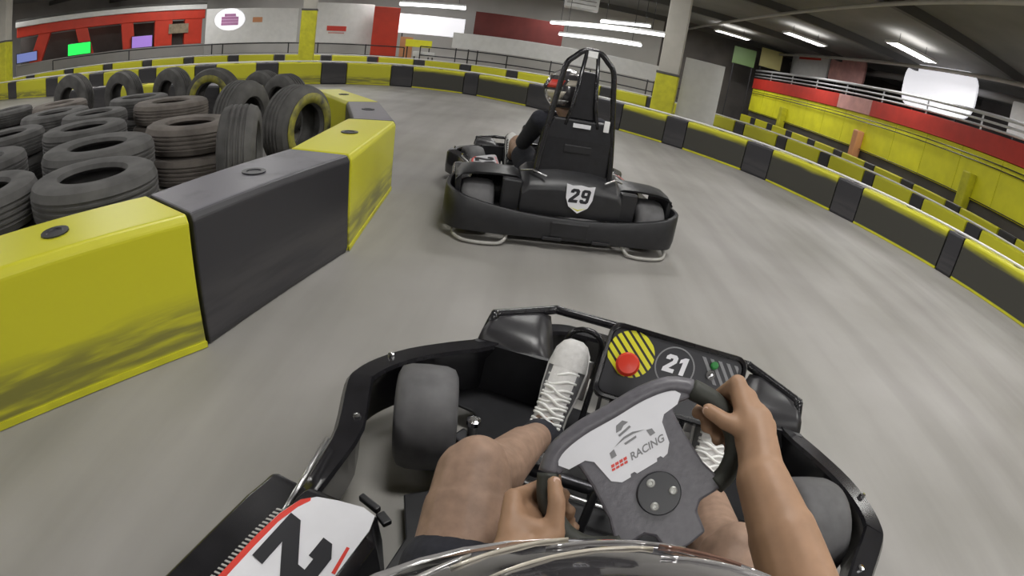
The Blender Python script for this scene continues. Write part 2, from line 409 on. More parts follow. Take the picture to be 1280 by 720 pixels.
# second row: the wall of the next lane, a few metres behind
def row(path, a0, ly, lb, gap, label, group, h=BH, m1='yellow_block', m2='black_block', smax=None, th=.3):
    A = arclen(path); s = a0; k = 'y'; n1 = n2 = 0
    while s < (smax or A[-1])-ly:
        L_ = ly if k == 'y' else lb
        pa, ta = path_at(path, A, s); pb, tb = path_at(path, A, s+L_)
        if k == 'y': n1 += 1; lbn = ordinal(n1)
        else: n2 += 1; lbn = ordinal(n2)
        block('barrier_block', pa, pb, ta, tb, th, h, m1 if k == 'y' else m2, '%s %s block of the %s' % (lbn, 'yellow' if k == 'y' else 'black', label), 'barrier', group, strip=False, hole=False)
        s += L_+gap; k = 'b' if k == 'y' else 'y'
row2 = spline([(-21.5, 10.2, 0), (-18.9, 12.0, 0), (-16.2, 13.8, 0), (-12.4, 15.3, 0), (-8.5, 17.0, 0), (-5.5, 18.4, 0), (-2, 18.7, 0), (1.4, 18.3, 0), (3.6, 17.4, 0), (5.2, 16.0, 0), (6.3, 14.3, 0), (7.0, 12.6, 0), (7.5, 10.6, 0), (7.7, 8.6, 0), (7.8, 6.5, 0), (8.0, 4.5, 0), (8.2, 2.5, 0), (8.3, 0, 0)], 8)
row(row2, .2, 1.3, .38, .02, 'second wall one lane behind, from the far left', 'second track wall blocks')
rail2 = [p+V((0, 0, BH+.03)) for p in offset_path(row2, .05)]
tag(MB().tube([p for i, p in enumerate(rail2) if i % 2 == 0], .017, 8).build('barrier_rail', 'white_paint', None, True), 'pale tube rail along the top of the second wall, one lane behind', 'rail')
# ------------------------------------------------------------------ inner track wall (left foreground)
inner = [(-2.25, -.45), (-1.60, .55), (-1.10, 1.32), (-.895, 2.35), (-1.02, 3.56)]
inn = [V((x, y, 0)) for x, y in inner]
labs = [('yellow', 'yellow barrier block beside the driver at the left picture edge'), ('yellow', 'big scuffed yellow barrier block in the left foreground'), ('black', 'long black barrier block between the two near yellow blocks'), ('yellow', 'yellow barrier block with a socket at the bend of the inner wall')]
inner_th = .37
def tang(i):
    if i == len(inn)-1: return (V((-1.50, 4.62, 0))-inn[i-1]).normalized()
    a = inn[max(i-1, 0)]; b = inn[min(i+1, len(inn)-1)]; return (b-a).normalized()
for i in range(len(inn)-1):
    cc, lb = labs[i]
    if i == 0: lb = 'yellow barrier block out of view left of the driver, next in the inner wall'
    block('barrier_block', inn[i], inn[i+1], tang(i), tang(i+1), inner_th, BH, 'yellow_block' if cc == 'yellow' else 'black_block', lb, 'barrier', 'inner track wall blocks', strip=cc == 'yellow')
inn2 = [V((-1.02, 3.56, 0)), V((-1.50, 4.62, 0)), V((-2.3, 5.55, 0)), V((-3.3, 6.3, 0)), V((-4.6, 6.75, 0)), V((-6.0, 7.0, 0)), V((-7.4, 7.05, 0)), V((-8.6, 6.8, 0))]
for i in range(len(inn2)-1):
    ta = (inn2[i+1]-inn2[max(0, i-1)]).normalized() if i else tang(4)
    tb = (inn2[min(i+2, len(inn2)-1)]-inn2[i]).normalized()
    kc = 'black' if i % 2 == 0 else 'yellow'
    lb = ['black corner block where the inner wall turns left', 'yellow block with a pointed top behind the corner of the inner wall', 'black block behind the tires, first past the pointed yellow one', 'yellow block behind the standing tires, second past the corner', 'black block behind the standing tires, third past the corner', 'yellow block behind the leftmost standing tires', 'black block at the far left end of the inner wall'][i]
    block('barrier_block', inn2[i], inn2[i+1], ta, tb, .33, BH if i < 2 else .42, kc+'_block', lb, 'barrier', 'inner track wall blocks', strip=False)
# ------------------------------------------------------------------ bold angular numerals
DIG = {'2': [[(0, .70), (0, .87), (.13, 1), (.49, 1), (.62, .87), (.62, .60), (.30, .22), (.62, .22), (.62, 0), (0, 0), (0, .22), (.38, .66), (.38, .79), (.24, .79), (.24, .70)]],
       '1': [[(.17, 0), (.42, 0), (.42, 1), (.22, 1), (0, .84), (0, .62), (.17, .72)]],
       '9': [[(0, .52), (.22, .60), (.22, .82), (.12, 1), (0, .88)], [(.12, 1), (.22, .80), (.40, .80), (.50, 1)], [(.50, 1), (.40, .80), (.40, .18), (.50, 0), (.62, .12), (.62, .88)], [(0, .52), (.12, .40), (.40, .40), (.40, .60), (.22, .60)], [(.12, 0), (.50, 0), (.40, .20), (.24, .20), (.24, .28), (0, .28), (0, .12)]]}
def numerals(name, txt, h, mtx, m, parent, shear=0, wx=1.0, ext=.0012, gap=.14):
    adv = []; x = 0
    for ch in txt: adv.append(x); x += (.42 if ch == '1' else .62)+gap
    tot = x-gap; mb = MB()
    for ch, a in zip(txt, adv):
        for poly in DIG[ch]: mb.prism([((a+px-tot/2+shear*(py-.5))*h*wx, (py-.5)*h) for px, py in poly], 0, ext, mtx)
    return mb.build(name, m, parent)
# ------------------------------------------------------------------ go-karts
def wheel_frame(steer):
    a = math.radians(45); H = V((.013, .484, .6)); ex = V((1, 0, 0)); ey = V((0, math.cos(a), math.sin(a))); en = V((0, -math.sin(a), math.cos(a)))
    cx = ex*math.cos(steer)+ey*math.sin(steer); cy = -ex*math.sin(steer)+ey*math.cos(steer)
    return H, cx, cy, en
def rrect(w_, h_, r, n=5):
    out = []
    for cx, cy, a0 in ((w_/2-r, h_/2-r, 0), (-w_/2+r, h_/2-r, PI/2), (-w_/2+r, -h_/2+r, PI), (w_/2-r, -h_/2+r, 1.5*PI)):
        for k in range(n+1):
            a = a0+PI/2*k/n; out.append((cx+r*math.cos(a), cy+r*math.sin(a)))
    return out
def band(path, prof_fn, name, m, parent, smooth='auto'):
    """sweep a cross-section (offset to the inside, z) along a plan path"""
    pts = [V((p[0], p[1], 0)) for p in path]; rings = []
    for i, p in enumerate(pts):
        t = (pts[min(i+1, len(pts)-1)]-pts[max(i-1, 0)]).normalized(); nin = V((t.y, -t.x, 0))
        rings.append([V((p.x, p.y, z))+nin*d for d, z in prof_fn(p)])
    return MB().loft(rings).build(name, m, parent, smooth)
def mirror_path(half): return half+[(-x, y) for x, y in reversed(half) if abs(x) > 1e-6]
def tyre(parent, name, R, W, mtx, rim_r, m='slick'):
    """a kart wheel: tyre ring about the local X axis, rim dish and hub nut"""
    T = mtx @ M.Rotation(PI/2, 4, 'Y'); h = W/2
    prof = [(rim_r, -h*.8), (rim_r+.02, -h), (R-.03, -h), (R-.01, -h*.88), (R-.002, -h*.6), (R, 0), (R-.002, h*.6), (R-.01, h*.88), (R-.03, h), (rim_r+.02, h), (rim_r, h*.8)]
    ty = MB().lathe(prof, 36, T, True).build(name, m, parent, True)
    MB().lathe([(.001, -h*.5), (.03, -h*.5), (.035, -h*.3), (rim_r-.015, -h*.3), (rim_r+.003, -h*.8), (rim_r+.003, h*.8), (rim_r-.015, h*.3), (.035, h*.3), (.03, h*.5), (.001, h*.5)], 24, T).build('rim', 'dark_steel', ty, 'auto')
    MB().lathe([(.001, -h*.75), (.016, -h*.75), (.016, h*.75), (.001, h*.75)], 6, T).build('hub_nut', 'steel', ty)
    return ty
def make_kart(number, label, loc, rz, steer, wheel_steer):
    t = thing('go_kart', label, 'go-kart', loc, rz, 'rental go-karts')
    # --- chassis
    MB().prism([(-.31, -.42), (.31, -.42), (.36, -.02), (.425, .05), (.43, .60), (.50, .72), (.45, .765), (.31, .80), (.24, 1.30), (-.24, 1.30), (-.31, .80), (-.45, .765), (-.50, .72), (-.43, .60), (-.425, .05), (-.36, -.02)], .045, .06).build('floor_tray', 'cover_plastic', t, False, .004)
    for s in (-1, 1):
        MB().tube(spline([(s*.33, -.44, .08), (s*.345, 0, .08), (s*.34, .5, .08), (s*.30, .8, .08), (s*.24, 1.1, .085), (s*.23, 1.44, .10)], 4), .016, 8).build('chassis_rail', 'gloss_plastic', t, True)
        MB().tube([(s*.06, .60, .07), (s*.05, .78, .24), (s*.02, .80, .33)], .011, 8).build('column_stay', 'dark_steel', t, True)
        MB().tube([(s*.30, .80, .10), (s*.27, .98, .12), (s*.235, 1.16, .30)], .012, 8).build('pedal_stay', 'gloss_plastic', t, True)
    MB().tube([(-.42, .93, .12), (-.3, .92, .11), (.3, .92, .11), (.42, .93, .12)], .018, 8).build('front_axle_beam', 'dark_steel', t, True)
    MB().tube([(-.5, -.275, .165), (.5, -.275, .165)], .02, 10).build('rear_axle', 'steel', t, True)
    MB().tube([(-.40, .86, .12), (-.02, .84, .14), (.40, .86, .12)], .008, 6).build('tie_rod', 'steel', t, True)
    for s in (-1, 1):
        k = MB().lathe([(.001, -.05), (.014, -.05), (.014, .05), (.011, .055), (.001, .055)], 10, M.Translation((s*.405, .93, .14))).build('kingpin', 'steel', t, 'auto')
        MB().lathe([(.001, .05), (.019, .05), (.019, .066), (.012, .069), (.001, .069)], 12, M.Translation((s*.405, .93, .14))).build('bolt_cap', 'chrome', k)
        MB().box((s*.42, .91, .13), (.05, .05, .05), .3*s).build('stub_axle', 'dark_steel', t, False, .006)
    # --- wheels
    for s in (-1, 1):
        Mx = M.Translation((s*.545, .93, .15)) @ M.Rotation(wheel_steer*(1 if s < 0 else .6), 4, 'Z')
        tyre(t, 'front_wheel', .15, .165, Mx, .07)
        tyre(t, 'rear_wheel', .165, .20, M.Translation((s*.56, -.275, .165)), .068)
        MB().prism([(s*.30, .76), (s*.40, .76), (s*.425, .85), (s*.43, 1.07), (s*.47, 1.105), (s*.64, 1.115), (s*.56, 1.19), (s*.49, 1.24), (s*.24, 1.25), (s*.28, .8)], .066, .076).build('wheel_well_tray', 'cover_plastic', t, False, .003)
    # --- front bumper, bar, nose panels
    half = [(-.622, .44), (-.645, .56), (-.675, .68), (-.755, .84), (-.765, .90), (-.745, .98), (-.69, 1.08), (-.60, 1.18), (-.53, 1.25), (-.50, 1.33), (-.42, 1.41), (-.34, 1.475), (-.25, 1.5), (0, 1.505)]
    pth = [(p.x, p.y) for p in spline([(x, y, 0) for x, y in mirror_path(half)], 3)]
    def prof(p):
        y = p.y; k = max(0, min(1, (y-.44)/.25)); wd = .045+.03*k
        return [(0, .07), (-.004, .12), (0, .235), (.012, .252), (wd, .262), (wd+.004, .25), (wd-.02, .20), (wd-.03, .08)]
    band(pth, prof, 'front_bumper', 'gloss_plastic', t)
    for s in (-1, 1):
        MB().tube([(s*.600, .40, .268), (s*.622, .50, .268), (s*.648, .62, .268)], .007, 6).build('bumper_edge', 'steel', t, True)
        for (x, y) in ((.655, .73), (.72, 1.0)):
            MB().lathe([(.001, .255), (.01, .255), (.009, .266), (.001, .268)], 8, M.Translation((s*x*.975, y, 0))).build('bumper_bolt', 'chrome', t)
    bar = mirror_path([(-.505, 1.305), (-.497, 1.325), (-.350, 1.452), (-.330, 1.462), (-.15, 1.468), (0, 1.470)])
    bp = [V((x, y, .308)) for x, y in bar]; bp = [V((-.52, 1.28, .25))]+bp+[V((.52, 1.28, .25))]
    MB().tube(spline(bp, 3), .015, 10).build('nose_bar', 'gloss_plastic', t, True)
    for s in (-1, 1):
        # curved nose panel: ruled patch from the bar down to the wheel well
        U, W_ = 12, 8; top = [V((s*(-.50), 1.315, .310)), V((s*(-.350), 1.440, .310))]; bot = [V((s*(-.53), 1.235, .262)), V((s*(-.265), 1.235, .275))]
        vs, fs = [], []
        for lay in (0, 1):
            for i in range(U+1):
                a = i/U
                for j in range(W_+1):
                    b = j/W_; p = top[0].lerp(top[1], a).lerp(bot[0].lerp(bot[1], a), b)
                    p = p+V((0, -.018*math.sin(PI*a)*b, .014*math.sin(PI*b)*(.6+.4*math.sin(PI*a))-.05*max(0, b-.8)*2))
                    if a > .8: p.z -= (a-.8)*.25*(.4+b)
                    vs.append(p-V((0, 0, .012*lay)))
        n1 = (U+1)*(W_+1)
        for i in range(U):
            for j in range(W_):
                q = [i*(W_+1)+j, (i+1)*(W_+1)+j, (i+1)*(W_+1)+j+1, i*(W_+1)+j+1]
                fs.append(tuple(q)); fs.append(tuple(x+n1 for x in reversed(q)))
        rim = [i*(W_+1) for i in range(U+1)]+[U*(W_+1)+j for j in range(1, W_+1)]+[i*(W_+1)+W_ for i in range(U-1, -1, -1)]+[j for j in range(W_-1, 0, -1)]
        for i in range(len(rim)): a, b = rim[i], rim[(i+1) % len(rim)]; fs.append((a, b, b+n1, a+n1))
        mesh_obj('nose_panel', vs, fs, 'satin_plastic', t, True)
        MB().loft([[V((s*-.52, 1.22, .08)), V((s*-.27, 1.22, .08)), V((s*-.27, 1.235, .08)), V((s*-.52, 1.235, .08))], [V((s*-.53, 1.215, .255)), V((s*-.265, 1.215, .265)), V((s*-.265, 1.23, .265)), V((s*-.53, 1.23, .255))]]).build('wheel_well_wall', 'cover_plastic', t)
        # pedal: bent tube loop and plate
        loop = [(s*.20-.055, 1.13, .10), (s*.20-.055, 1.22, .30), (s*.20-.045, 1.235, .37), (s*.20, 1.24, .39), (s*.20+.045, 1.235, .37), (s*.20+.055, 1.22, .30), (s*.20+.055, 1.13, .10)]
        pd = MB().tube(spline(loop, 3), .009, 8).build('pedal', 'gloss_plastic', t, True)
        MB().box((s*.20, 1.195, .25), (.085, .012, .12), 0, M.Rotation(-.42, 3, 'X')).build('pedal_plate', 'steel', pd, False, .004)
    # --- dash panel
    tl, tr, bl = V((-.13, 1.12, .5)), V((.23, 1.12, .5)), V((-.13, 1.0, .36))
    DX = (tr-tl).normalized(); DY = (tl-bl).normalized(); DC = (tr+bl)/2; D = frame(DC, DX, DY)
    m_ = MB(); o1 = rrect(.372, .196, .03); o2 = rrect(.352, .176, .025); o0 = rrect(.36, .18, .03)
    m_.loft([[D @ V((x*.86, y*.8-.0, -.10)) for x, y in o0], [D @ V((x, y, -.055)) for x, y in o1], [D @ V((x, y, .006)) for x, y in o1], [D @ V((x*.985, y*.975, .011)) for x, y in o1], [D @ V((x, y, .008)) for x, y in o2], [D @ V((x, y, .0)) for x, y in o2]])
    dash = m_.build('dash_panel', 'gloss_plastic', t, 'auto')
    MB().prism(rrect(.345, .168, .02), .0005, .0022, D).build('panel_sticker', 'ink_black', dash)
    # hazard roundel: diagonal yellow stripes clipped to a disc
    hx, hy, hr = -.116, .027, .060; m_ = MB(); ang = math.radians(48); Rr = M.Rotation(ang, 2)
    for k in range(-3, 4):
        c0 = k*.0172+.002; h2 = .0054; pts = []
        for q in (c0-h2, c0+h2):
            if abs(q) < hr: pts.append(q)
        if len(pts) < 2: continue
        n = 8; poly = []
        for i in range(n+1):
            q = pts[0]+(pts[1]-pts[0])*i/n; poly.append((q, math.sqrt(hr*hr-q*q)))
        for i in range(n, -1, -1):
            q = pts[0]+(pts[1]-pts[0])*i/n; poly.append((q, -math.sqrt(hr*hr-q*q)))
        poly = [tuple(Rr @ V(p)) for p in poly]
        m_.prism([(x+hx, y+hy) for x, y in poly], .0022, .0034, D)
    m_.build('hazard_stripes', 'ink_yellow', dash)
    Db = D @ M.Translation((hx-.002, hy-.032, 0))
    b = MB().lathe([(.001, .002), (.017, .002), (.017, .018), (.029, .020), (.030, .032), (.024, .040), (.001, .042)], 24, Db).build('stop_button', 'button_red', dash, 'auto'); b['label'] = 'red mushroom stop button'
    Dn = D @ M.Translation((0.0, .026, .0022))
    MB().lathe([(.052, 0), (.052, .0012), (.0485, .0012), (.0485, 0)], 40, Dn, True).build('number_ring', 'ink_grey', dash)
    numerals('panel_number', number, .046, Dn @ M.Translation((0, .006, .0002)), 'sticker_white', dash, .12, 1.05)
    m_ = MB()
    for k in range(5): m_.prism([(x, y) for x, y in ((.062+k*.022, .072), (.072+k*.022, .072), (.072+k*.022+.045*(.06/.06), .010), (.062+k*.022+.045, .010)) if True] if k < 3 else [(.062+k*.022, .072), (.072+k*.022, .072), (.164, .072-(.092-k*.022)*1.38), (.164, .072-(.102-k*.022)*1.38)], .0022, .0034, D)
    m_.build('grey_stripes', 'ink_grey', dash)
    MB().lathe([(.001, .002), (.010, .002), (.010, .014), (.007, .016), (.001, .016)], 14, D @ M.Translation((.098, .056, 0))).build('indicator_light', 'green_led', dash)
    kx = MB().lathe([(.001, .002), (.012, .002), (.012, .01), (.001, .01)], 14, D @ M.Translation((.094, .03, 0))).build('key_switch', 'chrome', dash)
    MB().tube([D @ V((.094, .03, .01)), D @ V((.094, .028, .028))], .003, 6).build('key', 'steel', dash)
    # cable bundle under the dash
    for k in range(4):
        MB().tube(spline([(-.11+.03*k, 1.02, .36), (-.10+.025*k, .97, .25-.02*k), (-.08+.03*k, .95, .16), (-.05+.02*k, .9, .08)], 4), .005, 6).build('cable', 'ink_black', t, True)
    MB().tube([(-.07, .98, .13), (-.07, 1.02, .34)], .007, 6).build('linkage_rod', 'steel', t, True)
    MB().box((-.06, .97, .16), (.035, .03, .05), .3).build('brake_clevis', 'steel', t, False, .005)
    # --- steering wheel
    H, cx, cy, en = wheel_frame(steer); Wm = frame(H, cx, cy)
    body = [(.0, .128), (.05, .1275), (.095, .118), (.112, .100), (.108, .088), (.088, .092), (.076, .085), (.074, .05), (.076, .0), (.084, -.030), (.078, -.046), (.045, -.045), (.034, -.055), (.030, -.088), (0, -.092)]
    poly = body+[(-x, y) for x, y in reversed(body[1:-1])]
    sw = MB().prism(poly, -.008, .010, Wm).build('steering_wheel', 'wheel_grey', t, False, .004)
    rimh = [(.0, .128), (.05, .128), (.092, .119), (.118, .098), (.134, .07), (.141, .04), (.138, .008), (.122, -.018), (.098, -.034), (.076, -.038)]
    for s in (-1, 1):
        MB().tube(spline([Wm @ V((s*x, y, 0)) for x, y in rimh[3:]], 4), .0155, 12).build('grip', 'wheel_grip', sw, True)
    toppath = [Wm @ V((x, y, 0)) for x, y in [(-x, y) for x, y in reversed(rimh[:4])][:-1]+rimh[:4]]
    MB().tube(spline(toppath, 4), .0145, 12).build('top_rim', 'wheel_grey', sw, True)
    st = [(-.094, .113), (-.1, .1), (-.09, .088), (-.065, .088), (-.055, .08), (-.048, .045), (-.036, .036), (-.022, .036), (-.02, .04), (-.014, .04), (-.012, .036), (.020, .036), (.022, .04), (.028, .04), (.030, .036), (.038, .038), (.048, .05), (.054, .08), (.062, .088), (.086, .09), (.098, .1), (.09, .114), (.05, .12), (-.05, .12)]
    lab = MB().prism(st, .010, .0112, Wm).build('wheel_sticker', 'sticker_white', sw)
    # printed emblem (helmeted figure over a kart outline) and lettering
    Lf = Wm @ M.Translation((.003, .078, .0113))
    m_ = MB()
    for pl in ([(-.012, .022), (-.007, .031), (.004, .033), (.010, .027), (.002, .026), (-.004, .022)], [(-.011, .018), (.009, .022), (.010, .019), (-.010, .015)], [(-.034, .002), (-.026, .004), (-.027, -.006), (-.035, -.006)], [(.026, .004), (.034, .002), (.035, -.006), (.027, -.006)], [(-.024, .006), (-.006, .012), (.008, .012), (.024, .006), (.008, .009), (-.006, .009)], [(-.010, .004), (.010, .005), (.009, .002), (-.009, .001)]): m_.prism(pl, 0, .0004, Lf)
    m_.build('emblem', 'ink_grey', sw)
    text('lettering', 'RACING', .0145, Lf @ M.Translation((.014, -.018, 0)), 'ink_grey', sw, shear=.3, ext=.0002, off=.0003)
    m_ = MB()
    for k in range(4):
        for y0, y1 in ((-.022, -.019), (-.0175, -.0135)): m_.prism([(-.043+k*.0065+(y0+.022)*.3, y0), (-.038+k*.0065+(y0+.022)*.3, y0), (-.038+k*.0065+(y1+.022)*.3, y1), (-.043+k*.0065+(y1+.022)*.3, y1)], 0, .0004, Lf)
    m_.build('red_print', 'ink_red', sw)
    hp = MB().lathe([(.001, .010), (.031, .010), (.031, .0145), (.0295, .016), (.001, .016)], 32, Wm @ M.Translation((0, -.004, 0))).build('hub_plate', 'ink_black', sw, 'auto')
    for a in (100, 220, 340):
        Bm = Wm @ M.Translation((.019*math.cos(math.radians(a)), -.004+.019*math.sin(math.radians(a)), .016))
        MB().lathe([(.001, 0), (.0062, 0), (.006, .002), (.0045, .003), (.003, .003), (.0025, .0012), (.001, .0012)], 14, Bm).build('hub_bolt', 'bolt_steel', sw, 'auto')
    MB().tube([H-en*.008, H-en*.09, V((.0, .80, .30)), V((0, .90, .12))], [.024, .018, .012, .012], 12).build('steering_column', 'dark_steel', t, True)
    # --- side pods
    for s in (-1, 1):
        m_ = MB(); rings = []
        for v, k in ((.485, .0), (.475, .55), (.45, .82), (.40, .95), (.30, 1), (.1, 1), (-.02, 1), (-.03, .9)):
            # plan rounding at the front end: inner edge pulls back
            uo, ui = .715, .375
            if v > .44: uo, ui = (.70, .46) if v > .48 else (.71, .415)
            rings.append([V((s*uo, v, .08)), V((s*uo, v, .235)), V((s*(uo-.012), v, .25)), V((s*(.60), v, .255)), V((s*(.585 if uo > .705 else .575), v, .255+.045*k)), V((s*(ui+.03), v, .26+.075*k)), V((s*(ui+.008), v, .25+.07*k)), V((s*ui, v, .22)), V((s*ui, v, .08))])
        pod = m_.loft(rings).build('side_pod', 'gloss_plastic', t, 'auto', .006)
        # sticker plane on the raised top
        o = V((s*.585, .0, .3035)); xdir = V((0, -s*-1, 0)); inward = (V((s*.405, 0, .3385))-o)
        P_ = lambda a, v, h=0: o+inward*a+V((0, v, 0))+V((0, 0, .0028+h))
        def sheet(name, pts, m2, par, h):
            n = len(pts); vs = [P_(a, v, h) for a, v in pts]+[P_(a, v, h-.003) for a, v in pts]
            return mesh_obj(name, vs, [tuple(range(n)), tuple(range(2*n-1, n-1, -1))]+[(i, (i+1) % n, n+(i+1) % n, n+i) for i in range(n)], m2, par)
        white = sheet('pod_sticker', [(.0, -.01), (.0, .30), (.02, .37), (.10, .415), (.25, .44), (.5, .45), (.8, .455), (.97, .445), (1.02, .41), (1.02, -.01)], 'sticker_white', pod, .001)
        sheet('red_stripe', [(.0, -.008), (.0, .30), (.03, .37), (.11, .418), (.2, .432), (.22, .425), (.15, .40), (.09, .35), (.075, .28), (.075, -.008)], 'ink_red', pod, .002)
        mh = MB()
        for k in range(38):
            v = .0+k*.0101
            e = 0 if v < .31 else (v-.31)*.35
            vs = [P_(a, vv, .0015) for a, vv in ((-.075+e, v), (-.005+e, v+.002), (-.005+e, v+.0062), (-.075+e, v+.0042))]
            mh.add(vs+[q-V((0, 0, .002)) for q in vs], [(0, 1, 2, 3), (7, 6, 5, 4), (0, 1, 5, 4), (1, 2, 6, 5), (2, 3, 7, 6), (3, 0, 4, 7)])
        mh.build('hatch_marks', 'skid_grey', pod)
        for (a0, v0, a1, v1) in ((.93, .36, .99, .30), (.935, .27, .985, .21), (.94, .19, .985, .10)):
            sheet('red_dash', [(a0, v0), (a0+.035, v0), (a1+.02, v1), (a1-.02, v1)], 'ink_red', pod, .002)
        # number: reads from outside the kart, top of the digits towards the driver
        Tm = frame(P_(.50, .250, .0015), V((0, s*1.0, 0)), V((-s, 0, .19)))
        numerals('pod_number', number, .135, Tm @ M.Translation((0, .002, .0005)), 'ink_black', pod, .16, 1.42, .001, .16)
        cl = MB().box((s*.452, .492, .30), (.05, .014, .016), .25*s).build('pod_clip', 'cover_plastic', pod, False, .003)
        MB().box((s*.415, .482, .285), (.03, .02, .014), .5*s).build('pod_clip', 'cover_plastic', pod, False, .003)
        MB().tube([(s*.36, .30, .10), (s*.50, .30, .12)], .012, 8).build('pod_bracket', 'dark_steel', pod)
    # --- seat
    prof_ = [(.30, .21), (.20, .165), (.06, .135), (-.06, .14), (-.13, .20), (-.19, .32), (-.235, .45), (-.27, .58), (-.295, .70), (-.315, .78)]
    prof_ = [(p.x, p.y) for p in spline([(a, b, 0) for a, b in prof_], 2)]
    rows_ = []; n = 14
    for i, (v, z) in enumerate(prof_):
        a = prof_[max(0, i-1)]; b = prof_[min(len(prof_)-1, i+1)]; t2 = V((b[0]-a[0], b[1]-a[1])).normalized(); nr = V((t2.y, -t2.x))
        k = i/(len(prof_)-1); hw = .205+.015*math.sin(PI*k) if k < .9 else .205-(k-.9)*.5
        up_ = .10*math.sin(PI*min(1, .15+k*.95))**.8+.01
        rw, ro = [], []
        for j in range(n+1):
            q = -1+2*j/n; lift = up_*max(0, abs(q)-.55)**2/.2; u = hw*q
            rw.append(V((u, v+nr.x*lift, z+nr.y*lift))); ro.append(V((u*1.03, v+nr.x*(lift-.014), z+nr.y*(lift-.014))))
        rows_.append(rw+ro[::-1])
    MB().loft(rows_).build('seat', 'black_plastic', t, True)
    MB().loft([[V((x, y, z)) for x, y, z in ((-.225, -.31, .42), (.225, -.31, .42), (.225, -.345, .42), (-.225, -.345, .42))], [V((x, y, z)) for x, y, z in ((-.215, -.325, .66), (.215, -.325, .66), (.215, -.36, .66), (-.215, -.36, .66))], [V((x, y, z)) for x, y, z in ((-.17, -.32, .78), (.17, -.32, .78), (.17, -.35, .78), (-.17, -.35, .78))]]).build('seat_back_panel', 'black_plastic', t, False, .012)
    MB().box((0, -.356, .60), (.17, .012, .05), 0, M.Rotation(.05, 3, 'X')).build('seat_vent', 'cover_plastic', t, False, .006)
    # --- roll hoop
    hoop = [(-.235, -.37, .40), (-.222, -.355, .55), (-.195, -.34, .76), (-.168, -.325, .96), (-.146, -.315, 1.10), (-.10, -.31, 1.155), (-.055, -.31, 1.195), (0, -.31, 1.203)]
    hp_ = hoop+[(-x, y, z) for x, y, z in reversed(hoop[:-1])]
    MB().tube(spline(hp_, 3), .0175, 10).build('roll_hoop', 'gloss_plastic', t, True)
    for s in (-1, 1): MB().tube([(s*.10, -.345, .74), (s*.07, -.335, .86), (s*.035, -.315, 1.19)], .0125, 8).build('hoop_tube', 'gloss_plastic', t, True)
    MB().box((0, -.325, 1.183), (.06, .012, .04)).build('hoop_plate', 'white_paint', t, False, .003)
    MB().loft([[V((x*q, y, z)) for x, y in ((-1, -.30), (1, -.30), (1, -.325), (-1, -.325))] for q, z in ((.085, .78), (.07, .92), (.05, 1.06), (.042, 1.075))]).build('headrest', 'black_plastic', t, False, .008)
    MB().box((.0, -.362, .745), (.11, .006, .026)).build('belt_label', 'sticker_white', t, False, .002)
    MB().box((.155, -.352, .765), (.035, .008, .07)).build('reflector_plate', 'white_paint', t, False, .003)
    # --- engine cover and rear
    sec = [(-.47, .20, .36), (-.455, .20, .385), (-.43, .20, .41), (-.36, .19, .445), (-.28, .18, .475), (-.22, .18, .47)]
    rings = []
    for v, z0, z1 in sec:
        hwb, hwt = .315, .275; cz = .012 if v > -.44 else .004
        rings.append([V((-hwb, v, z0)), V((hwb, v, z0)), V((hwb, v, z1-.05)), V((hwt, v, z1-.012)), V((.1, v, z1+cz)), V((-.1, v, z1+cz)), V((-hwt, v, z1-.012)), V((-hwb, v, z1-.05))])
    cov = MB().loft(rings).build('engine_cover', 'cover_plastic', t, 'auto', .008)
    for s in (-1, 1):
        rings = []
        for u, zt in ((.312, .385), (.34, .40), (.45, .405), (.58, .40), (.66, .385), (.70, .34)):
            rings.append([V((s*u, -.375, zt-.004)), V((s*u, -.35, zt+.004)), V((s*u, -.2, zt+.012)), V((s*u, .0, zt-.03)), V((s*u, .0, zt-.05)), V((s*u, -.2, zt-.012)), V((s*u, -.35, zt-.014)), V((s*u, -.37, zt-.018))])
        MB().loft(rings).build('rear_fender', 'cover_plastic', t, 'auto')
        MB().loft([[V((s*u, v, z)) for u, v in ((.31, -.44), (.425, -.43), (.425, -.38), (.31, -.38))] for z in (.20, .385)]).build('cover_shoulder', 'cover_plastic', t, False, .01)
        MB().loft([[V((s*u, v, z)) for u, v in ((.665, -.37), (.70, -.36), (.70, -.02), (.665, -.02))] for z in (.24, .36)]).build('fender_side', 'cover_plastic', t, False, .008)
        MB().tube([(s*.18, -.46, .435), (s*.26, -.40, .452), (s*.32, -.36, .43)], .006, 6).build('cover_strap', 'steel', t, True)
        MB().tube(spline([(s*.66, -.40, .07), (s*.69, -.44, .03), (s*.64, -.52, .018), (s*.52, -.55, .016), (s*.40, -.53, .022), (s*.36, -.46, .07)], 4), .011, 8).build('skid_tube', 'skid_grey', t, True)
    for x in (-.05, .06): MB().lathe([(.001, 0), (.02, 0), (.018, .02), (.001, .022)], 12, M.Translation((x, -.30, .48))).build('filler_cap', 'ink_yellow' if x > 0 else 'dark_steel', cov)
    half = [(-.715, -.03), (-.745, -.16), (-.755, -.30), (-.745, -.40), (-.69, -.475), (-.58, -.505), (-.40, -.515), (-.2, -.52), (0, -.522)]
    pth = [(-p.x, p.y) for p in spline([(x, y, 0) for x, y in mirror_path(half)], 3)]
    def prof2(p):
        k = min(1, abs(p.x)/.74); z = .20+.10*k**2.2
        return [(0, .068), (-.006, .12), (0, z-.01), (.008, z), (.026, z), (.03, z-.01), (.03, .10), (.022, .068)]
    band(pth, prof2, 'rear_bumper', 'cover_plastic', t)
    MB().box((0, -.505, .135), (.26, .05, .12)).build('bumper_mount', 'cover_plastic', t, False, .02)
    for x in (-.1, .21): MB().box((x, -.52, .075), (.12, .03, .02)).build('bumper_foot', 'cover_plastic', t, False, .004)
    # number shield on the cover
    Sm = frame((.035, -.476, .325), (1, 0, 0), (0, .10, 1))
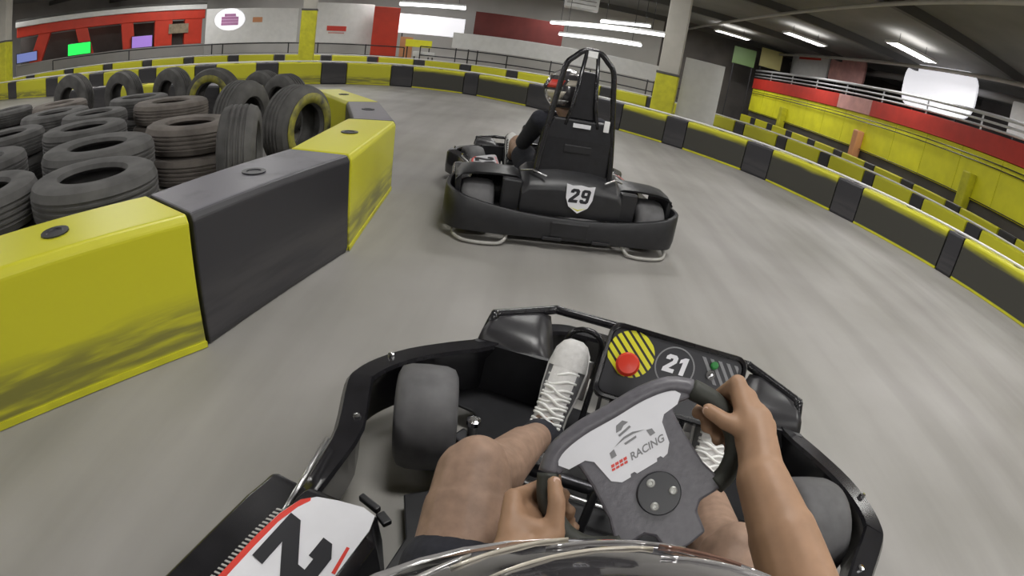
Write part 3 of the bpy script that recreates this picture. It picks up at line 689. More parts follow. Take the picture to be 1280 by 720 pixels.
    sh = [(-.088, .085), (-.05, .078), (0, .084), (.05, .078), (.088, .085), (.082, .0), (.06, -.05), (0, -.088), (-.06, -.05), (-.082, .0)]
    shield = MB().prism(sh, -.004, .003, Sm).build('number_shield', 'sticker_white', cov)
    numerals('shield_number', number, .085, Sm @ M.Translation((.0, .018, .0032)), 'ink_black', cov, .14, 1.05)
    MB().prism([(-.05, -.052), (0, -.074), (.05, -.052), (0, -.066)], .003, .004, Sm).build('shield_chevron', 'ink_yellow', cov)
    return t
K_ANG = math.radians(15.4)
KLOC = V((.10, 0, 0)); KROT = -K_ANG
KM = M.Translation(KLOC) @ M.Rotation(KROT, 4, 'Z')
STEER = math.radians(47.5)
kart_own = make_kart('21', 'black go-kart number 21 seen from its driving seat', KLOC, KROT, STEER, math.radians(24))
K2LOC = V((.193, 3.363, 0)); K2ROT = math.radians(10)
kart_front = make_kart('29', 'black go-kart number 29 seen from behind on the track', K2LOC, K2ROT, math.radians(30), math.radians(16))
# ------------------------------------------------------------------ drivers
def hand(mb, P, T, Out, N, W, scale=1.0, glove=0):
    """a hand closed round a rim at P; T runs up the rim, Out away from the wheel centre, N to the driver; W is the wrist.
    returns thumb tip and direction for the nail"""
    q = lambda t, o, n: P+T*t*scale+Out*o*scale+N*n*scale
    g = (1+glove)*scale
    mcps = []
    for t, L_, r in ((.033, 1.0, .0105), (.0125, 1.06, .0105), (-.008, 1.0, .010), (-.028, .86, .0088)):
        a = q(t, .030-.004*(1-L_), .016-.10*abs(t-.012)*.6); b = q(t-.001, .018, -.030*L_); c_ = q(t-.002, -.010*L_, -.032*L_); d = q(t-.003, -.019*L_, -.021)
        mb.capsule(a, b, (r+.001)*g, r*g, 12); mb.capsule(b, c_, r*g, (r-.001)*g, 12); mb.capsule(c_, d, (r-.001)*g, (r-.002)*g, 12)
        mcps.append(a)
        mb.capsule(W.lerp(a, .12), a, .017*g, .0118*g, 12)
    ctr = (mcps[0]+mcps[3])/2
    mb.capsule(W.lerp(ctr, .25), ctr.lerp(W, .25), .026*g, .022*g, 14)
    mb.capsule(W.lerp(ctr, .35)-Out*.008, q(0, .020, -.004), .02*g, .016*g, 12)
    cm = W.lerp(q(-.03, .0, .03), .45); mp = q(-.022, .004, .031); ip = q(.006, -.012, .027); tp = q(.027, -.018, .020)
    mb.capsule(W, cm, .020*g, .017*g, 12); mb.capsule(cm, mp, .0165*g, .0125*g, 12); mb.capsule(mp, ip, .0120*g, .0105*g, 12); mb.capsule(ip, tp, .0108*g, .0085*g, 12)
    mb.capsule(mp, mcps[0].lerp(W, .35), .013*g, .013*g, 12)
    return ip, tp
def limb(mb, pts, rs, **k):
    for i in range(len(pts)-1): mb.capsule(pts[i], pts[i+1], rs[i], rs[i+1], 16, **k)
def helmet(parent, c, R, yaw, main, second, red='ink_red'):
    """full-face helmet: shell with a face opening ridge, visor, chin bar, vents and a spoiler lip"""
    Rm = M.Translation(c) @ M.Rotation(yaw, 4, 'Z')
    n, m = 40, 26; vs, fs = [], []
    def pt(a, b, k=1.0):   # a polar from the top, b azimuth from the front (+Y)
        x, y, z = math.sin(a)*math.sin(b), math.sin(a)*math.cos(b), math.cos(a)
        ry = 1.0+.05*max(0, -y); rz = 1.0
        chin = max(0, y)*max(0, -z)
        return V((x*R*.97*(1-.06*max(0, -z)), y*R*ry*(1+.32*chin), z*R*rz))*k
    rings = [[Rm @ pt(.03+(PI*.80-.03)*i/m, 2*PI*j/n) for j in range(n)] for i in range(m+1)]
    inn = [[Rm @ pt(PI*.80-(PI*.80-.1)*i/6, 2*PI*j/n, .93) for j in range(n)] for i in range(7)]
    hm = MB().loft(rings+inn).build('helmet', main, parent, True)
    # visor band
    def patch(a0, a1, b0, b1, k0, k1, name, mt, nu=14, nv=6):
        vv, ff = [], []
        for lay, k in ((0, k1), (1, k0)):
            for i in range(nv+1):
                for j in range(nu+1): vv.append(Rm @ pt(a0+(a1-a0)*i/nv+(.05*(j/nu-.5) if name == 'painted_flash' else 0), b0+(b1-b0)*j/nu+(.16*i/nv if name == 'painted_flash' else 0), k))
        q = (nu+1)*(nv+1)
        for i in range(nv):
            for j in range(nu):
                f = (i*(nu+1)+j, i*(nu+1)+j+1, (i+1)*(nu+1)+j+1, (i+1)*(nu+1)+j); ff.append(f); ff.append(tuple(x+q for x in reversed(f)))
        rim = [j for j in range(nu+1)]+[i*(nu+1)+nu for i in range(1, nv+1)]+[nv*(nu+1)+j for j in range(nu-1, -1, -1)]+[i*(nu+1) for i in range(nv-1, 0, -1)]
        for i in range(len(rim)): a, b = rim[i], rim[(i+1) % len(rim)]; ff.append((a, b, b+q, a+q))
        return mesh_obj(name, vv, ff, mt, hm, True)
    patch(1.28, 1.92, -1.35, 1.35, .99, 1.012, 'visor', 'visor')
    patch(1.18, 1.29, -1.42, 1.42, .99, 1.022, 'visor_edge', 'helmet_silver', 20, 2)
    patch(2.02, 2.12, -.5, .5, .99, 1.02, 'chin_vent', 'ink_black', 8, 2)
    random.seed(8)
    for k, (a0, a1, b0, b1) in enumerate(second):
        patch(a0, a1, b0, b1, .995, 1.006, 'painted_flash', 'helmet_silver' if k % 2 == 0 else ('helmet_cream' if k % 4 == 1 else red), 6, 3)
    for s_ in (-1, 1):
        p = pt(1.5, s_*1.45, 1.0); Q = Rm @ M.Translation(p) @ M.Rotation(s_*PI/2, 4, 'Y')
        MB().lathe([(.001, 0), (.02, 0), (.018, .008), (.001, .010)], 16, Q).build('visor_pivot', 'dark_steel', hm)
    return hm
def shoe(parent, heel, toe, normal, up_mat='canvas_grey', top_mat='canvas_white', w=.05):
    """low canvas shoe: heel and toe are points on the sole line, normal points out of the instep"""
    d = (toe-heel); L_ = d.length; d.normalize(); N = (normal-d*normal.dot(d)).normalized(); Sd = d.cross(N)
    secs = [(0, .55, .03, .07), (.03, .75, .0, .085), (.15, .82, .0, .088), (.35, .80, 0, .085), (.55, .95, 0, .068), (.75, 1.0, 0, .055), (.9, .86, 0, .046), (.97, .6, .004, .036), (1, .3, .01, .025)]
    rings = []
    for s, k, lo, hi in secs:
        c0 = heel+d*(s*L_); ww = w*k
        rings.append([c0+Sd*ww*x+N*(lo+(hi-lo)*y) for x, y in ((-.85, 0), (-1, .12), (-.98, .45), (-.75, .8), (-.35, .97), (0, 1), (.35, .97), (.75, .8), (.98, .45), (1, .12), (.85, 0), (0, -.02))])
    sh = MB().loft(rings).build('shoe', up_mat, parent, True)
    rings = []
    for s, k, lo, hi in secs:
        c0 = heel+d*(s*L_*1.02-.003); ww = w*k*1.06+.001
        rings.append([c0+Sd*ww*x+N*z for x, z in ((-1, -.014), (-1.02, .012), (1.02, .012), (1, -.014))])
    MB().loft(rings).build('sole', 'canvas_white', sh, 'auto')
    # white toe cap and tongue strip
    rings = []
    for s, k, hi in ((.74, 1.01, .0575), (.80, .98, .055), (.88, .90, .050), (.95, .72, .042), (1.0, .38, .03)):
        c0 = heel+d*(s*L_+.002); ww = w*k*1.02
        rings.append([c0+Sd*ww*x+N*hi*y for x, y in ((-1.0, .2), (-.98, .5), (-.75, .84), (-.35, 1.0), (0, 1.04), (.35, 1.0), (.75, .84), (.98, .5), (1.0, .2))])
    MB().loft(rings, False, False).build('toe_cap', top_mat, sh, True)
    rings = []
    for s, hi in ((.12, .098), (.2, .094), (.35, .090), (.55, .074), (.72, .061), (.76, .058)):
        c0 = heel+d*(s*L_)
        rings.append([c0+Sd*.034*x+N*(hi*y) for x, y in ((-1, .82), (-.5, .97), (0, 1.0), (.5, .97), (1, .82))])
    MB().loft(rings, False, False).build('tongue', top_mat, sh, True)
    for k in range(7):
        s = .20+.078*k; hi = .095-.044*max(0, (s-.2)/.5); c0 = heel+d*(s*L_); c1 = heel+d*((s+.05)*L_)
        MB().tube(spline([c0-Sd*.038+N*hi*.80, c0-Sd*.018+N*(hi+.004), c0.lerp(c1, .5)+N*(hi+.008), c1+Sd*.018+N*(hi+.003), c1+Sd*.038+N*(hi*.78)], 3), .0042, 6).build('lace', 'lace', sh, True)
        if k < 5: MB().tube(spline([c0+Sd*.038+N*hi*.80, c0+Sd*.018+N*(hi+.006), c0.lerp(c1, .5)+N*(hi+.010), c1-Sd*.018+N*(hi+.004), c1-Sd*.038+N*(hi*.78)], 3), .0042, 6).build('lace', 'lace', sh, True)
    for s_ in (-1, 1):
        b = heel+d*(.20*L_)+N*.105
        MB().tube(spline([b, b+Sd*s_*.02+N*.014-d*.01, b+Sd*s_*.042-d*.03+N*.002, b+Sd*s_*.03-d*.045-N*.01, b+Sd*s_*.008-d*.012+N*.004], 4), .0038, 6).build('lace', 'lace', sh, True)
        MB().tube(spline([b, b+Sd*s_*.016-d*.03+N*.004, b+Sd*s_*.03-d*.07-N*.012], 4), .0036, 6).build('lace', 'lace', sh, True)
    return sh
def kv(*a): return V(a)
def seg_d(p, a, b):
    d = b-a; t = max(0, min(1, (p-a).dot(d)/d.length_squared)); return (p-a-d*t).length
def make_driver(label, loc, rz, steer, head, helm, own=True, vox=.0045):
    t = thing('person', label, 'person', loc, rz)
    H, cx, cy, en = wheel_frame(steer)
    Wp = lambda x, y, n=0: H+cx*x+cy*y+en*n
    PR, PL = Wp(.141, .026), Wp(-.141, .048)
    TR = (Wp(.134, .07)-Wp(.139, .01)).normalized(); TL = (Wp(-.134, .07)-Wp(-.139, .01)).normalized()
    shR, shL = kv(.185, -.08, .715), kv(-.205, -.09, .71)
    elR, elL = kv(.268, .235, .60), kv(-.19, .10, .47)
    if not own: elL = kv(-.26, .12, .52); elR = kv(.27, .12, .54)
    wR = PR+(elR-PR).normalized()*.100+en*.018+cx*.004
    wL = PL+(elL-PL).normalized()*.098+en*.018-cx*.006
    m_ = MB()
    m_.ball((0, -.03, .255), (.17, .13, .105))
    limb(m_, [kv(0, -.05, .28), kv(-.01, -.13, .45), kv(-.02, -.155, .60)], [.125, .125, .135], sq=(1, 1.25), side=(0, 1, 0))
    m_.capsule(shL+kv(.05, 0, -.01), shR+kv(-.05, 0, -.01), .07, .07)
    m_.capsule(kv(-.02, -.13, .72), head+kv(0, -.02, -.10), .058, .056)
    m_.ball(head, (.078, .095, .11))
    m_.capsule(head+kv(0, .05, -.06), head+kv(0, .08, -.075), .045, .03)       # jaw and chin
    m_.capsule(head+kv(0, .088, .01), head+kv(0, .108, -.02), .010, .013)       # nose
    for s in (-1, 1): m_.ball(head+kv(s*.08, -.005, -.01), (.012, .022, .032))   # ears
    # legs
    knL, knR = kv(-.262, .525, .455), kv(.205, .53, .43)
    anL, anR = kv(-.222, .915, .245), kv(.205, .93, .23)
    if not own: knL = kv(-.245, .50, .43); knR = kv(.22, .50, .42)
    for s, kn, an in ((-1, knL, anL), (1, knR, anR)):
        hip = kv(s*.105, -.01, .235)
        limb(m_, [hip, hip.lerp(kn, .5)+kv(0, 0, .012), hip.lerp(kn, .88), kn], [.098, .092, .077, .067])
        m_.ball(kn+kv(0, .014, .016), (.053, .055, .055))
        m_.ball(kn+kv(0, -.01, -.02), (.066, .065, .06))
        cal = kn.lerp(an, .30)+kv(0, -.018, -.012)
        limb(m_, [kn, cal, kn.lerp(an, .65), an], [.057, .060, .047, .037])
        m_.ball(an+kv(.03, 0, 0), .016); m_.ball(an+kv(-.03, 0, 0), .016)
        m_.capsule(an, an+kv(0, .10, .04), .036, .03)
    # arms
    for sh, el, wr in ((shR, elR, wR), (shL, elL, wL)):
        limb(m_, [sh, sh.lerp(el, .5), el], [.058, .05, .042])
        limb(m_, [el, el.lerp(wr, .28), el.lerp(wr, .7), wr], [.050, .057, .049, .038], sq=(1, .95), side=tuple(en))
    ipR, tpR = hand(m_, PR, TR, cx, en, wR, 1.25, 0 if own else .12)
    ipL, tpL = hand(m_, PL, TL, -cx, en, wL, 1.25, 0 if own else .12)
    body = remesh(m_.build('body', 'skin' if own else 'skin_leg', t), vox, 5)
    if own:
        body.data.materials.append(MATS['skin_leg'])
        legs = [(kv(s*.105, -.01, .235), kn) for s, kn in ((-1, knL), (1, knR))]+[(knL, anL), (knR, anR)]
        arms = [(elR, wR), (wR, PR), (elL, wL), (wL, PL), (shR, elR), (shL, elL), (head, head+kv(0, 0, .1))]
        for p in body.data.polygons:
            if min(seg_d(p.center, a, b) for a, b in legs) < min(seg_d(p.center, a, b) for a, b in arms)+.035: p.material_index = 1
        for ip, tp, sg in ((ipR, tpR, 1), (ipL, tpL, -1)):
            d = (tp-ip).normalized(); nn = (en*.8-cx*sg*.6); nn = (nn-d*nn.dot(d)).normalized(); F_ = frame(tp-d*.001+nn*.0078, d.cross(nn)*-1, d)
            F_ = frame(tp-d*.002+nn*.0070, d, nn.cross(d))
            MB().prism([(-.007, -.0045), (.004, -.0055), (.0075, -.003), (.0075, .003), (.004, .0055), (-.007, .0045)], -.001, .0012, F_).build('thumbnail', 'nail', body, False, .0008)
    # clothes
    m_ = MB()
    m_.ball((0, -.03, .26), (.185, .145, .118))
    for s, kn in ((-1, knL), (1, knR)):
        hip = kv(s*.105, -.01, .238); q = hip.lerp(kn, .70)
        limb(m_, [hip, hip.lerp(kn, .4)+kv(0, 0, .006), q], [.112, .108, .098])
    m_.capsule(kv(0, -.05, .28), kv(0, -.07, .34), .145, .145, 16, sq=(1, 1.2), side=(0, 1, 0))
    remesh(m_.build('shorts', 'cloth_dark', t), .008, 4)
    m_ = MB()
    limb(m_, [kv(0, -.05, .31), kv(-.01, -.13, .45), kv(-.02, -.155, .60)], [.14, .14, .15], sq=(1, 1.25), side=(0, 1, 0))
    m_.capsule(shL+kv(.05, 0, -.01), shR+kv(-.05, 0, -.01), .083, .083)
    for sh, el, wr in ((shR, elR, wR), (shL, elL, wL)):
        if own: limb(m_, [sh, sh.lerp(el, .52)], [.074, .068])
        else: limb(m_, [sh, sh.lerp(el, .5), el, el.lerp(wr, .35)], [.072, .062, .054, .054])
    remesh(m_.build('t_shirt' if own else 'jacket', 'cloth_dark', t), .008, 4)
    if not own:
        for P_, W_ in ((PR, wR), (PL, wL)):
            q = MB(); q.capsule(W_.lerp(P_, -.35), W_.lerp(P_, .15), .038, .036, 14); q.build('glove_cuff', 'cloth_white', t, True)
        m_ = MB(); hand(m_, PR, TR, cx, en, wR, 1.25, .18); remesh(m_.build('glove', 'cloth_white', t), .005, 3)
        m_ = MB(); hand(m_, PL, TL, -cx, en, wL, 1.25, .18); remesh(m_.build('glove', 'cloth_white', t), .005, 3)
    # socks and shoes
    for s, kn, an in ((-1, knL, anL), (1, knR, anR)):
        d = (an-kn).normalized()
        MB().capsule(an-d*.022+kv(0, .004, -.002), an+d*.05, .0455, .047, 16).build('sock', 'cloth_dark', t, True)
        toe = kv(s*.205 if s > 0 else -.213, 1.135, .405); heel = kv(an.x, .955, .155)
        shoe(t, heel, toe, kv(0, -.62, .78))
    helmet(t, helm[0], helm[1], helm[2], 'helmet_gloss', helm[3], 'helmet_brown' if own else 'ink_red')
    return t
flash_own = [(.800, .835, -1.0, -.66), (.825, .845, -.60, -.34), (.795, .83, -.30, .06), (.82, .84, .10, .34), (.80, .835, .40, .80), (.70, .72, -.55, -.1), (.69, .72, .05, .5)]
HR = .134
_a, _b, _c = ray(715, 670), ray(462, 720), ray(968, 720)
_ax = (_a-_b).cross(_a-_c).normalized(); _ax = _ax if _ax.z < 0 else -_ax
_al = math.acos(_ax.dot(_a)); Ki = KM.inverted(); hc = Ki @ (CAMP+_ax*(HR*1.004/math.sin(_al)))
print('helmet', _ax, math.degrees(_al), hc)
drv_own = make_driver('driver of kart 21 in dark shorts gripping the steering wheel, seen from the helmet', KLOC, KROT, STEER, hc+V((0, 0, -.01)), (hc, HR, K_ANG, flash_own))
flash_2 = [(.5, .8, 1.0, 2.0), (.9, 1.2, 1.7, 2.6), (.5, .9, -2.4, -1.4), (1.1, 1.5, -2.6, -1.8), (1.5, 1.9, 1.6, 2.6), (1.6, 2.0, -2.7, -1.7), (.4, .7, 2.4, 3.4), (2.0, 2.3, 1.5, 3.0), (2.0, 2.3, -2.9, -1.5), (1.0, 1.3, 2.7, 3.5)]
h2 = V((-.075, -.10, .93))
drv2 = make_driver('driver of kart 29 in patterned helmet and white gloves, seen from behind', K2LOC, K2ROT, math.radians(30), h2+V((0, 0, -.01)), (h2, .14, math.radians(12), flash_2), False, .007)
# ------------------------------------------------------------------ tire island behind the inner wall
TIRE_MESH = {}
def tire_mesh(R, W, r, m):
    key = (R, W, r, m)
    if key in TIRE_MESH: return TIRE_MESH[key]
    h = W/2; prof = [(r, -h*.72), (r+.012, -h*.95), (r+(R-r)*.45, -h*1.04), (R-.05, -h), (R-.018, -h*.86), (R-.006, -h*.6)]
    for k in (-.42, -.14, .14, .42):       # circumferential grooves
        prof += [(R, h*(k-.10)), (R-.009, h*(k-.07)), (R-.009, h*(k+.04)), (R, h*(k+.07))]
    prof += [(R-.006, h*.6), (R-.018, h*.86), (R-.05, h), (r+(R-r)*.45, h*1.04), (r+.012, h*.95), (r, h*.72), (r+.03, h*.5), (R-.04, h*.45), (R-.04, -h*.45), (r+.03, -h*.5)]
    o = MB().lathe(prof, 40, None, True).build('tmp', m, None, 'auto'); me = o.data; bpy.data.objects.remove(o)
    TIRE_MESH[key] = me; return me
def tire(x, y, z, label, R=.40, W=.22, r=.20, rot=(0, 0, 0), m='old_tire', paint=False):
    o = link('tire', tire_mesh(R, W, r, m), None); o.location = (x, y, z); o.rotation_euler = rot
    tag(o, label, 'tire', 'used tires on the infield')
    if paint:
        p = MB().lathe([(r+.015, W/2*1.01), (r+.10, W/2*1.05), (r+.10, W/2*1.05+.004), (r+.015, W/2*1.01+.004)], 32, None, True).build('paint_ring', 'tire_paint', o, True)
    return o
mat('tire_paint', (.30, .28, .03), .7, noise=.8, nscale=9, noise2=(.07, .068, .05))
HP = PI/2
# flat tires, bottom layer first (each carries the one listed after it)
W1, W2 = .225, .225
flat = [(-2.90, 2.42, .43, 'largest tire lying flat, nearest the black foreground block', 'old_tire'),
        (-2.95, 1.42, .40, 'tire lying flat beside the big yellow foreground block', 'old_tire'),
        (-3.86, 1.95, .42, 'tire lying flat left of the largest one', 'old_tire'),
        (-5.35, 3.85, .45, 'tire lying flat at the left, two behind the largest', 'old_tire'),
        (-3.80, 3.05, .41, 'tire lying flat just behind the largest one', 'old_tire'),
        (-4.75, 2.75, .42, 'tire lying flat at the left picture edge', 'old_tire'),
        (-3.95, 4.45, .44, 'brownish dusty tire lying flat in front of the standing row', 'old_tire_brown'),
        (-4.85, 4.82, .40, 'tire lying flat left of the brownish one', 'old_tire'),
        (-6.20, 4.55, .42, 'tire lying flat below the leftmost standing tires', 'old_tire_brown')]
for k, (x, y, R, lb, m) in enumerate(flat):
    tire(x, y, W1/2*1.05+.002, lb.replace('lying flat', 'underneath, lying flat'), R, W1, .2, (0, 0, k*.7), m)
    tire(x+.02*math.sin(k*2.1), y+.02*math.cos(k), W1*1.05+W2/2*1.05+.006, lb, R, W2, .215, (0, 0, k), m)
taken = [(x, y, R) for x, y, R, _, _ in flat]
stand = [(-1.98, 3.86, .36, .26, 52, 'standing tire with yellow painted sidewall behind the bend block', True, 'old_tire'),
         (-2.72, 4.12, .36, .26, 56, 'standing tire just left of the yellow painted one', False, 'old_tire'),
         (-1.98, 2.98, .33, .26, 82, 'standing tire behind the long black block, tread to the camera', False, 'old_tire'),
         (-2.90, 5.30, .35, .24, -52, 'rightmost tire of the row standing at the back', False, 'old_tire'),
         (-3.50, 5.78, .35, .24, -50, 'second tire from the right in the row standing at the back', False, 'old_tire'),
         (-3.98, 5.35, .38, .24, -30, 'third tire from the right in the back row, open side with yellowish inside', True, 'old_tire'),
         (-5.02, 5.72, .38, .24, -52, 'third tire from the left in the row standing at the back', False, 'old_tire'),
         (-5.92, 5.58, .38, .24, -50, 'second tire from the left in the row standing at the back', False, 'old_tire'),
         (-6.82, 5.28, .40, .24, -46, 'leftmost tire of the row standing at the back', False, 'old_tire')]
for x, y, R, W_, az, lb, pt_, m in stand:
    # lean the axle: local Z of the tire becomes horizontal, pointing az degrees right of the view to the camera
    d = V((0-x, 0-y, 0)).normalized(); d = M.Rotation(math.radians(az), 3, 'Z') @ d
    q = d.to_track_quat('Z', 'Y')
    taken.append((x, y, R if abs(az) < 70 else .34))
    tire(x, y, R, lb, R, W_, .20, q.to_euler(), m, pt_)
# more stacked pairs fill the island between those
wall_back = [(-1.95, .2), (-1.95, 1.03), (-1.5, 1.75), (-1.27, 2.41), (-1.38, 3.6), (-1.9, 4.5), (-2.7, 5.2), (-3.5, 5.9), (-4.8, 6.35), (-7, 6.6)]
nfill = 0
random.seed(11)
for k in range(4000):
    x, y, R = random.uniform(-7.4, -1.7), random.uniform(.2, 5.4), random.choice((.36, .38, .40))
    if any(math.hypot(x-a, y-b) < R+c+.015 for a, b, c in taken): continue
    if min(math.hypot(x-a-(c-a)*f, y-b-(e-b)*f) for (a, b), (c, e) in zip(wall_back, wall_back[1:]) for f in (0, .25, .5, .75, 1)) < R+.06: continue
    if y < 1.0 and x > -2.4: continue
    if x > -1.3-.3*y and y > 3.5: continue
    taken.append((x, y, R)); nfill += 1
    m = random.choice(('old_tire', 'old_tire', 'old_tire_brown'))
    tire(x, y, W1/2*1.05+.002, '%s bottom tire of the loose stacks on the infield' % ordinal(nfill), R, W1, .2, (0, 0, k*.7), m)
    tire(x, y, W1*1.05+W2/2*1.05+.006, '%s top tire of the loose stacks on the infield' % ordinal(nfill), R, W2, .2, (0, 0, k), m)
# ------------------------------------------------------------------ columns
def column(px_top, y0, d, wd, label, zyel, rz=0):
    p = atd(px_top, y0, d); t = thing('column', label, 'column', (p.x, p.y, 0), rz)
    MB().box((0, 0, (zyel+CEIL)/2), (wd, wd, CEIL-zyel-.01)).build('shaft', 'column_grey', t, False, .02)
    MB().box((0, 0, zyel/2), (wd+.05, wd+.05, zyel)).build('yellow_padding', 'yellow_paint', t, False, .03)
    MB().box((0, 0, zyel+.02), (wd+.07, wd+.07, .06)).build('collar', 'beam', t, False, .01)
    MB().box((0, 0, .12), (wd+.09, wd+.09, .24)).build('plinth', 'beam', t, False, .01)
    return t
column(385, 40, 16.2, .42, 'square pillar with yellow padded base in front of the white boards', 2.0, .4)
column(842, 60, 13.2, .52, 'broad pale pillar with yellow base behind the leading kart', 1.35, -.3)
column(2, 60, 20.5, .6, 'pillar with yellow base at the left picture edge', 1.9, .6)
# ------------------------------------------------------------------ far background, left to right
def facing(x, d, y=60):
    p = atd(x, y, d); return V((p.x, p.y, 0)), math.atan2(-p.x, p.y)
def zat(x, y, d): return atd(x, y, d).z
def board(name, xl, xr, yt, yb, d, m, label, cat, thick=.06, lift=None, group=None, bevel=.01, post=True):
    xc = (xl+xr)/2; p, rz = facing(xc, d, (yt+yb)/2); a, b = atd(xl, (yt+yb)/2, d), atd(xr, (yt+yb)/2, d)
    wd = math.hypot(a.x-b.x, a.y-b.y); z1, z0 = zat(xc, yt, d), max(.02, zat(xc, yb, d))
    t = thing(name, label, cat, p, math.atan2(b.y-a.y, b.x-a.x), group)
    MB().box((0, 0, (z0+z1)/2), (wd, thick, z1-z0)).build('panel', m, t, False, bevel)
    if post and z0 > .1:
        for s in (-.42, .42): MB().box((s*wd, .03, z0/2), (.05, .05, z0)).build('post', 'dark_steel', t)
    return t, wd, z0, z1
# kiosk with red canopy and screens
kp0, kp1 = atd(22, 60, 24.3), atd(254, 40, 24.3); kd = (kp1-kp0); kl = math.hypot(kd.x, kd.y); kr = math.atan2(kd.y, kd.x)
kc = (kp0+kp1)/2
kio = thing('snack_kiosk', 'long red canopied counter with white fascia at the far left', 'kiosk', (kc.x, kc.y, 0), kr)
kz = lambda x, y: zat(x, y, 24.3)
zr0, zr1 = 2.12, 2.52
MB().box((0, 0, (zr0+zr1)/2), (kl, .5, zr1-zr0)).build('canopy_beam', 'red_paint', kio, False, .02)
MB().box((0, -.02, zr1+.12), (kl+.1, .6, .22)).build('fascia', 'white_paint', kio, False, .02)
MB().box((0, -.02, zr1+.28), (kl+.1, .55, .08)).build('canopy_roof', 'beam', kio, False, .01)
MB().box((0, .9, 1.05), (kl, .1, 2.1)).build('back_wall', 'dark_wall', kio)
MB().box((0, -.1, .5), (kl, .6, 1.0)).build('counter', 'grey_wall', kio, False, .02)
for k, (f, tilt) in enumerate(((-.40, .35), (-.12, -.25), (.10, -.10), (.28, .0), (.44, .0))):
    m_ = MB(); w_ = .55 if k < 3 else .8
    m_.add([V((kl*f+tilt*z/2.1*1.2+sx*w_/2, sy, 1.0+z*.53)) for z in (0, 2.12) for sx, sy in ((-1, -.22), (1, -.22), (1, .22), (-1, .22))], [(3, 2, 1, 0), (4, 5, 6, 7), (0, 1, 5, 4), (1, 2, 6, 5), (2, 3, 7, 6), (3, 0, 4, 7)])
    m_.build('red_strut', 'red_paint', kio, False, .02)
MB().box((kl*.36, -.26, 1.72), (.9, .05, .42)).build('menu_panel', 'plywood', kio, False, .01)
def tv(xl, xr, yt, yb, d, m, label):
    p, rz = facing((xl+xr)/2, d, (yt+yb)/2); a, b = atd(xl, yt, d), atd(xr, yt, d); wd = math.hypot(a.x-b.x, a.y-b.y); z1, z0 = zat((xl+xr)/2, yt, d), zat((xl+xr)/2, yb, d)
    t = thing('monitor', label, 'monitor', (p.x, p.y, z0), math.atan2(b.y-a.y, b.x-a.x)); h = z1-z0
    MB().box((0, .03, h/2), (wd+.06, .06, h+.06)).build('case', 'black_plastic', t, False, .01)
    MB().box((0, -.003, h/2), (wd, .01, h)).build('screen', m, t)
    MB().tube([(0, .05, h/2), (0, .35, h/2+.1)], .02, 6).build('bracket', 'dark_steel', t)
tv(85, 113, 54, 68, 23.6, 'screen_green', 'green glowing monitor under the red canopy')
tv(165, 190, 45, 59, 23.6, 'screen_purple', 'purple glowing monitor under the red canopy')
tv(21, 46, 66, 77, 23.6, 'screen_blue', 'dim blue monitor under the left end of the red canopy')
# white boards with printed logos
b1, w1, z0, z1 = board('advert_board', 257, 372, 10, 53, 23.0, 'white_paint', 'white advertising board with round pink print left of the yellow based pillar', 'sign', .08)
MB().lathe([(.001, 0), (.66, 0), (.66, .01), (.001, .01)], 28, M.Translation((-w1*.24, -.045, z0+(z1-z0)*.68)) @ M.Rotation(HP, 4, 'X') @ M.Scale(.72, 4, V((0, 1, 0)))).build('logo_disc', 'screen_white', b1)
for k in range(4): MB().box((-w1*.24, -.062, z0+(z1-z0)*(.55+.085*k)), (.75 if k != 3 else .5, .01, .12)).build('logo_bar', 'pink_ink', b1)
MB().box((w1*.06, -.045, z0+(z1-z0)*.66), (.42, .012, .22)).build('logo_tab', 'orange_ink', b1)
b2, w2, z0, z1 = board('advert_board', 394, 466, 4, 54, 23.0, 'white_paint', 'white advertising board with small red print right of the yellow based pillar', 'sign', .08)
MB().box((-w2*.12, -.045, z0+(z1-z0)*.36), (.85, .012, .22)).build('logo_bar', 'ink_red', b2)
MB().box((-w2*.12, -.045, z0+(z1-z0)*.25), (.7, .012, .06)).build('logo_bar', 'poster_pink', b2)
board('red_panel', 464, 496, 9, 95, 22.6, 'red_paint', 'tall bright red panel beside the white boards', 'panel', .5, post=False)
board('notice_board', 498, 514, 46, 95, 22.4, 'orange_ink', 'narrow orange panel right of the tall red one', 'panel', .1, post=False)
bx, wx, z0, z1 = board('lit_screen', 497, 581, 20, 44, 23.4, 'screen_white', 'bright white lit screen above the yellow crate on the far wall', 'screen', .1)
board('yellow_crate', 507, 540, 50, 59, 21.6, 'banner_yellow', 'small yellow crate on a stand by the red panel', 'crate', .5)
board('white_table', 516, 543, 65, 71, 20.8, 'white_paint', 'low white table top in front of the yellow crate', 'table', .6)
board('wall_banner', 592, 705, 21, 50, 22.5, 'maroon', 'dark maroon banner on the far wall', 'banner', .05)
board('white_hoarding', 560, 840, 58, 78, 21.6, 'white_paint', 'long low white hoarding under the maroon banner', 'hoarding', .1)
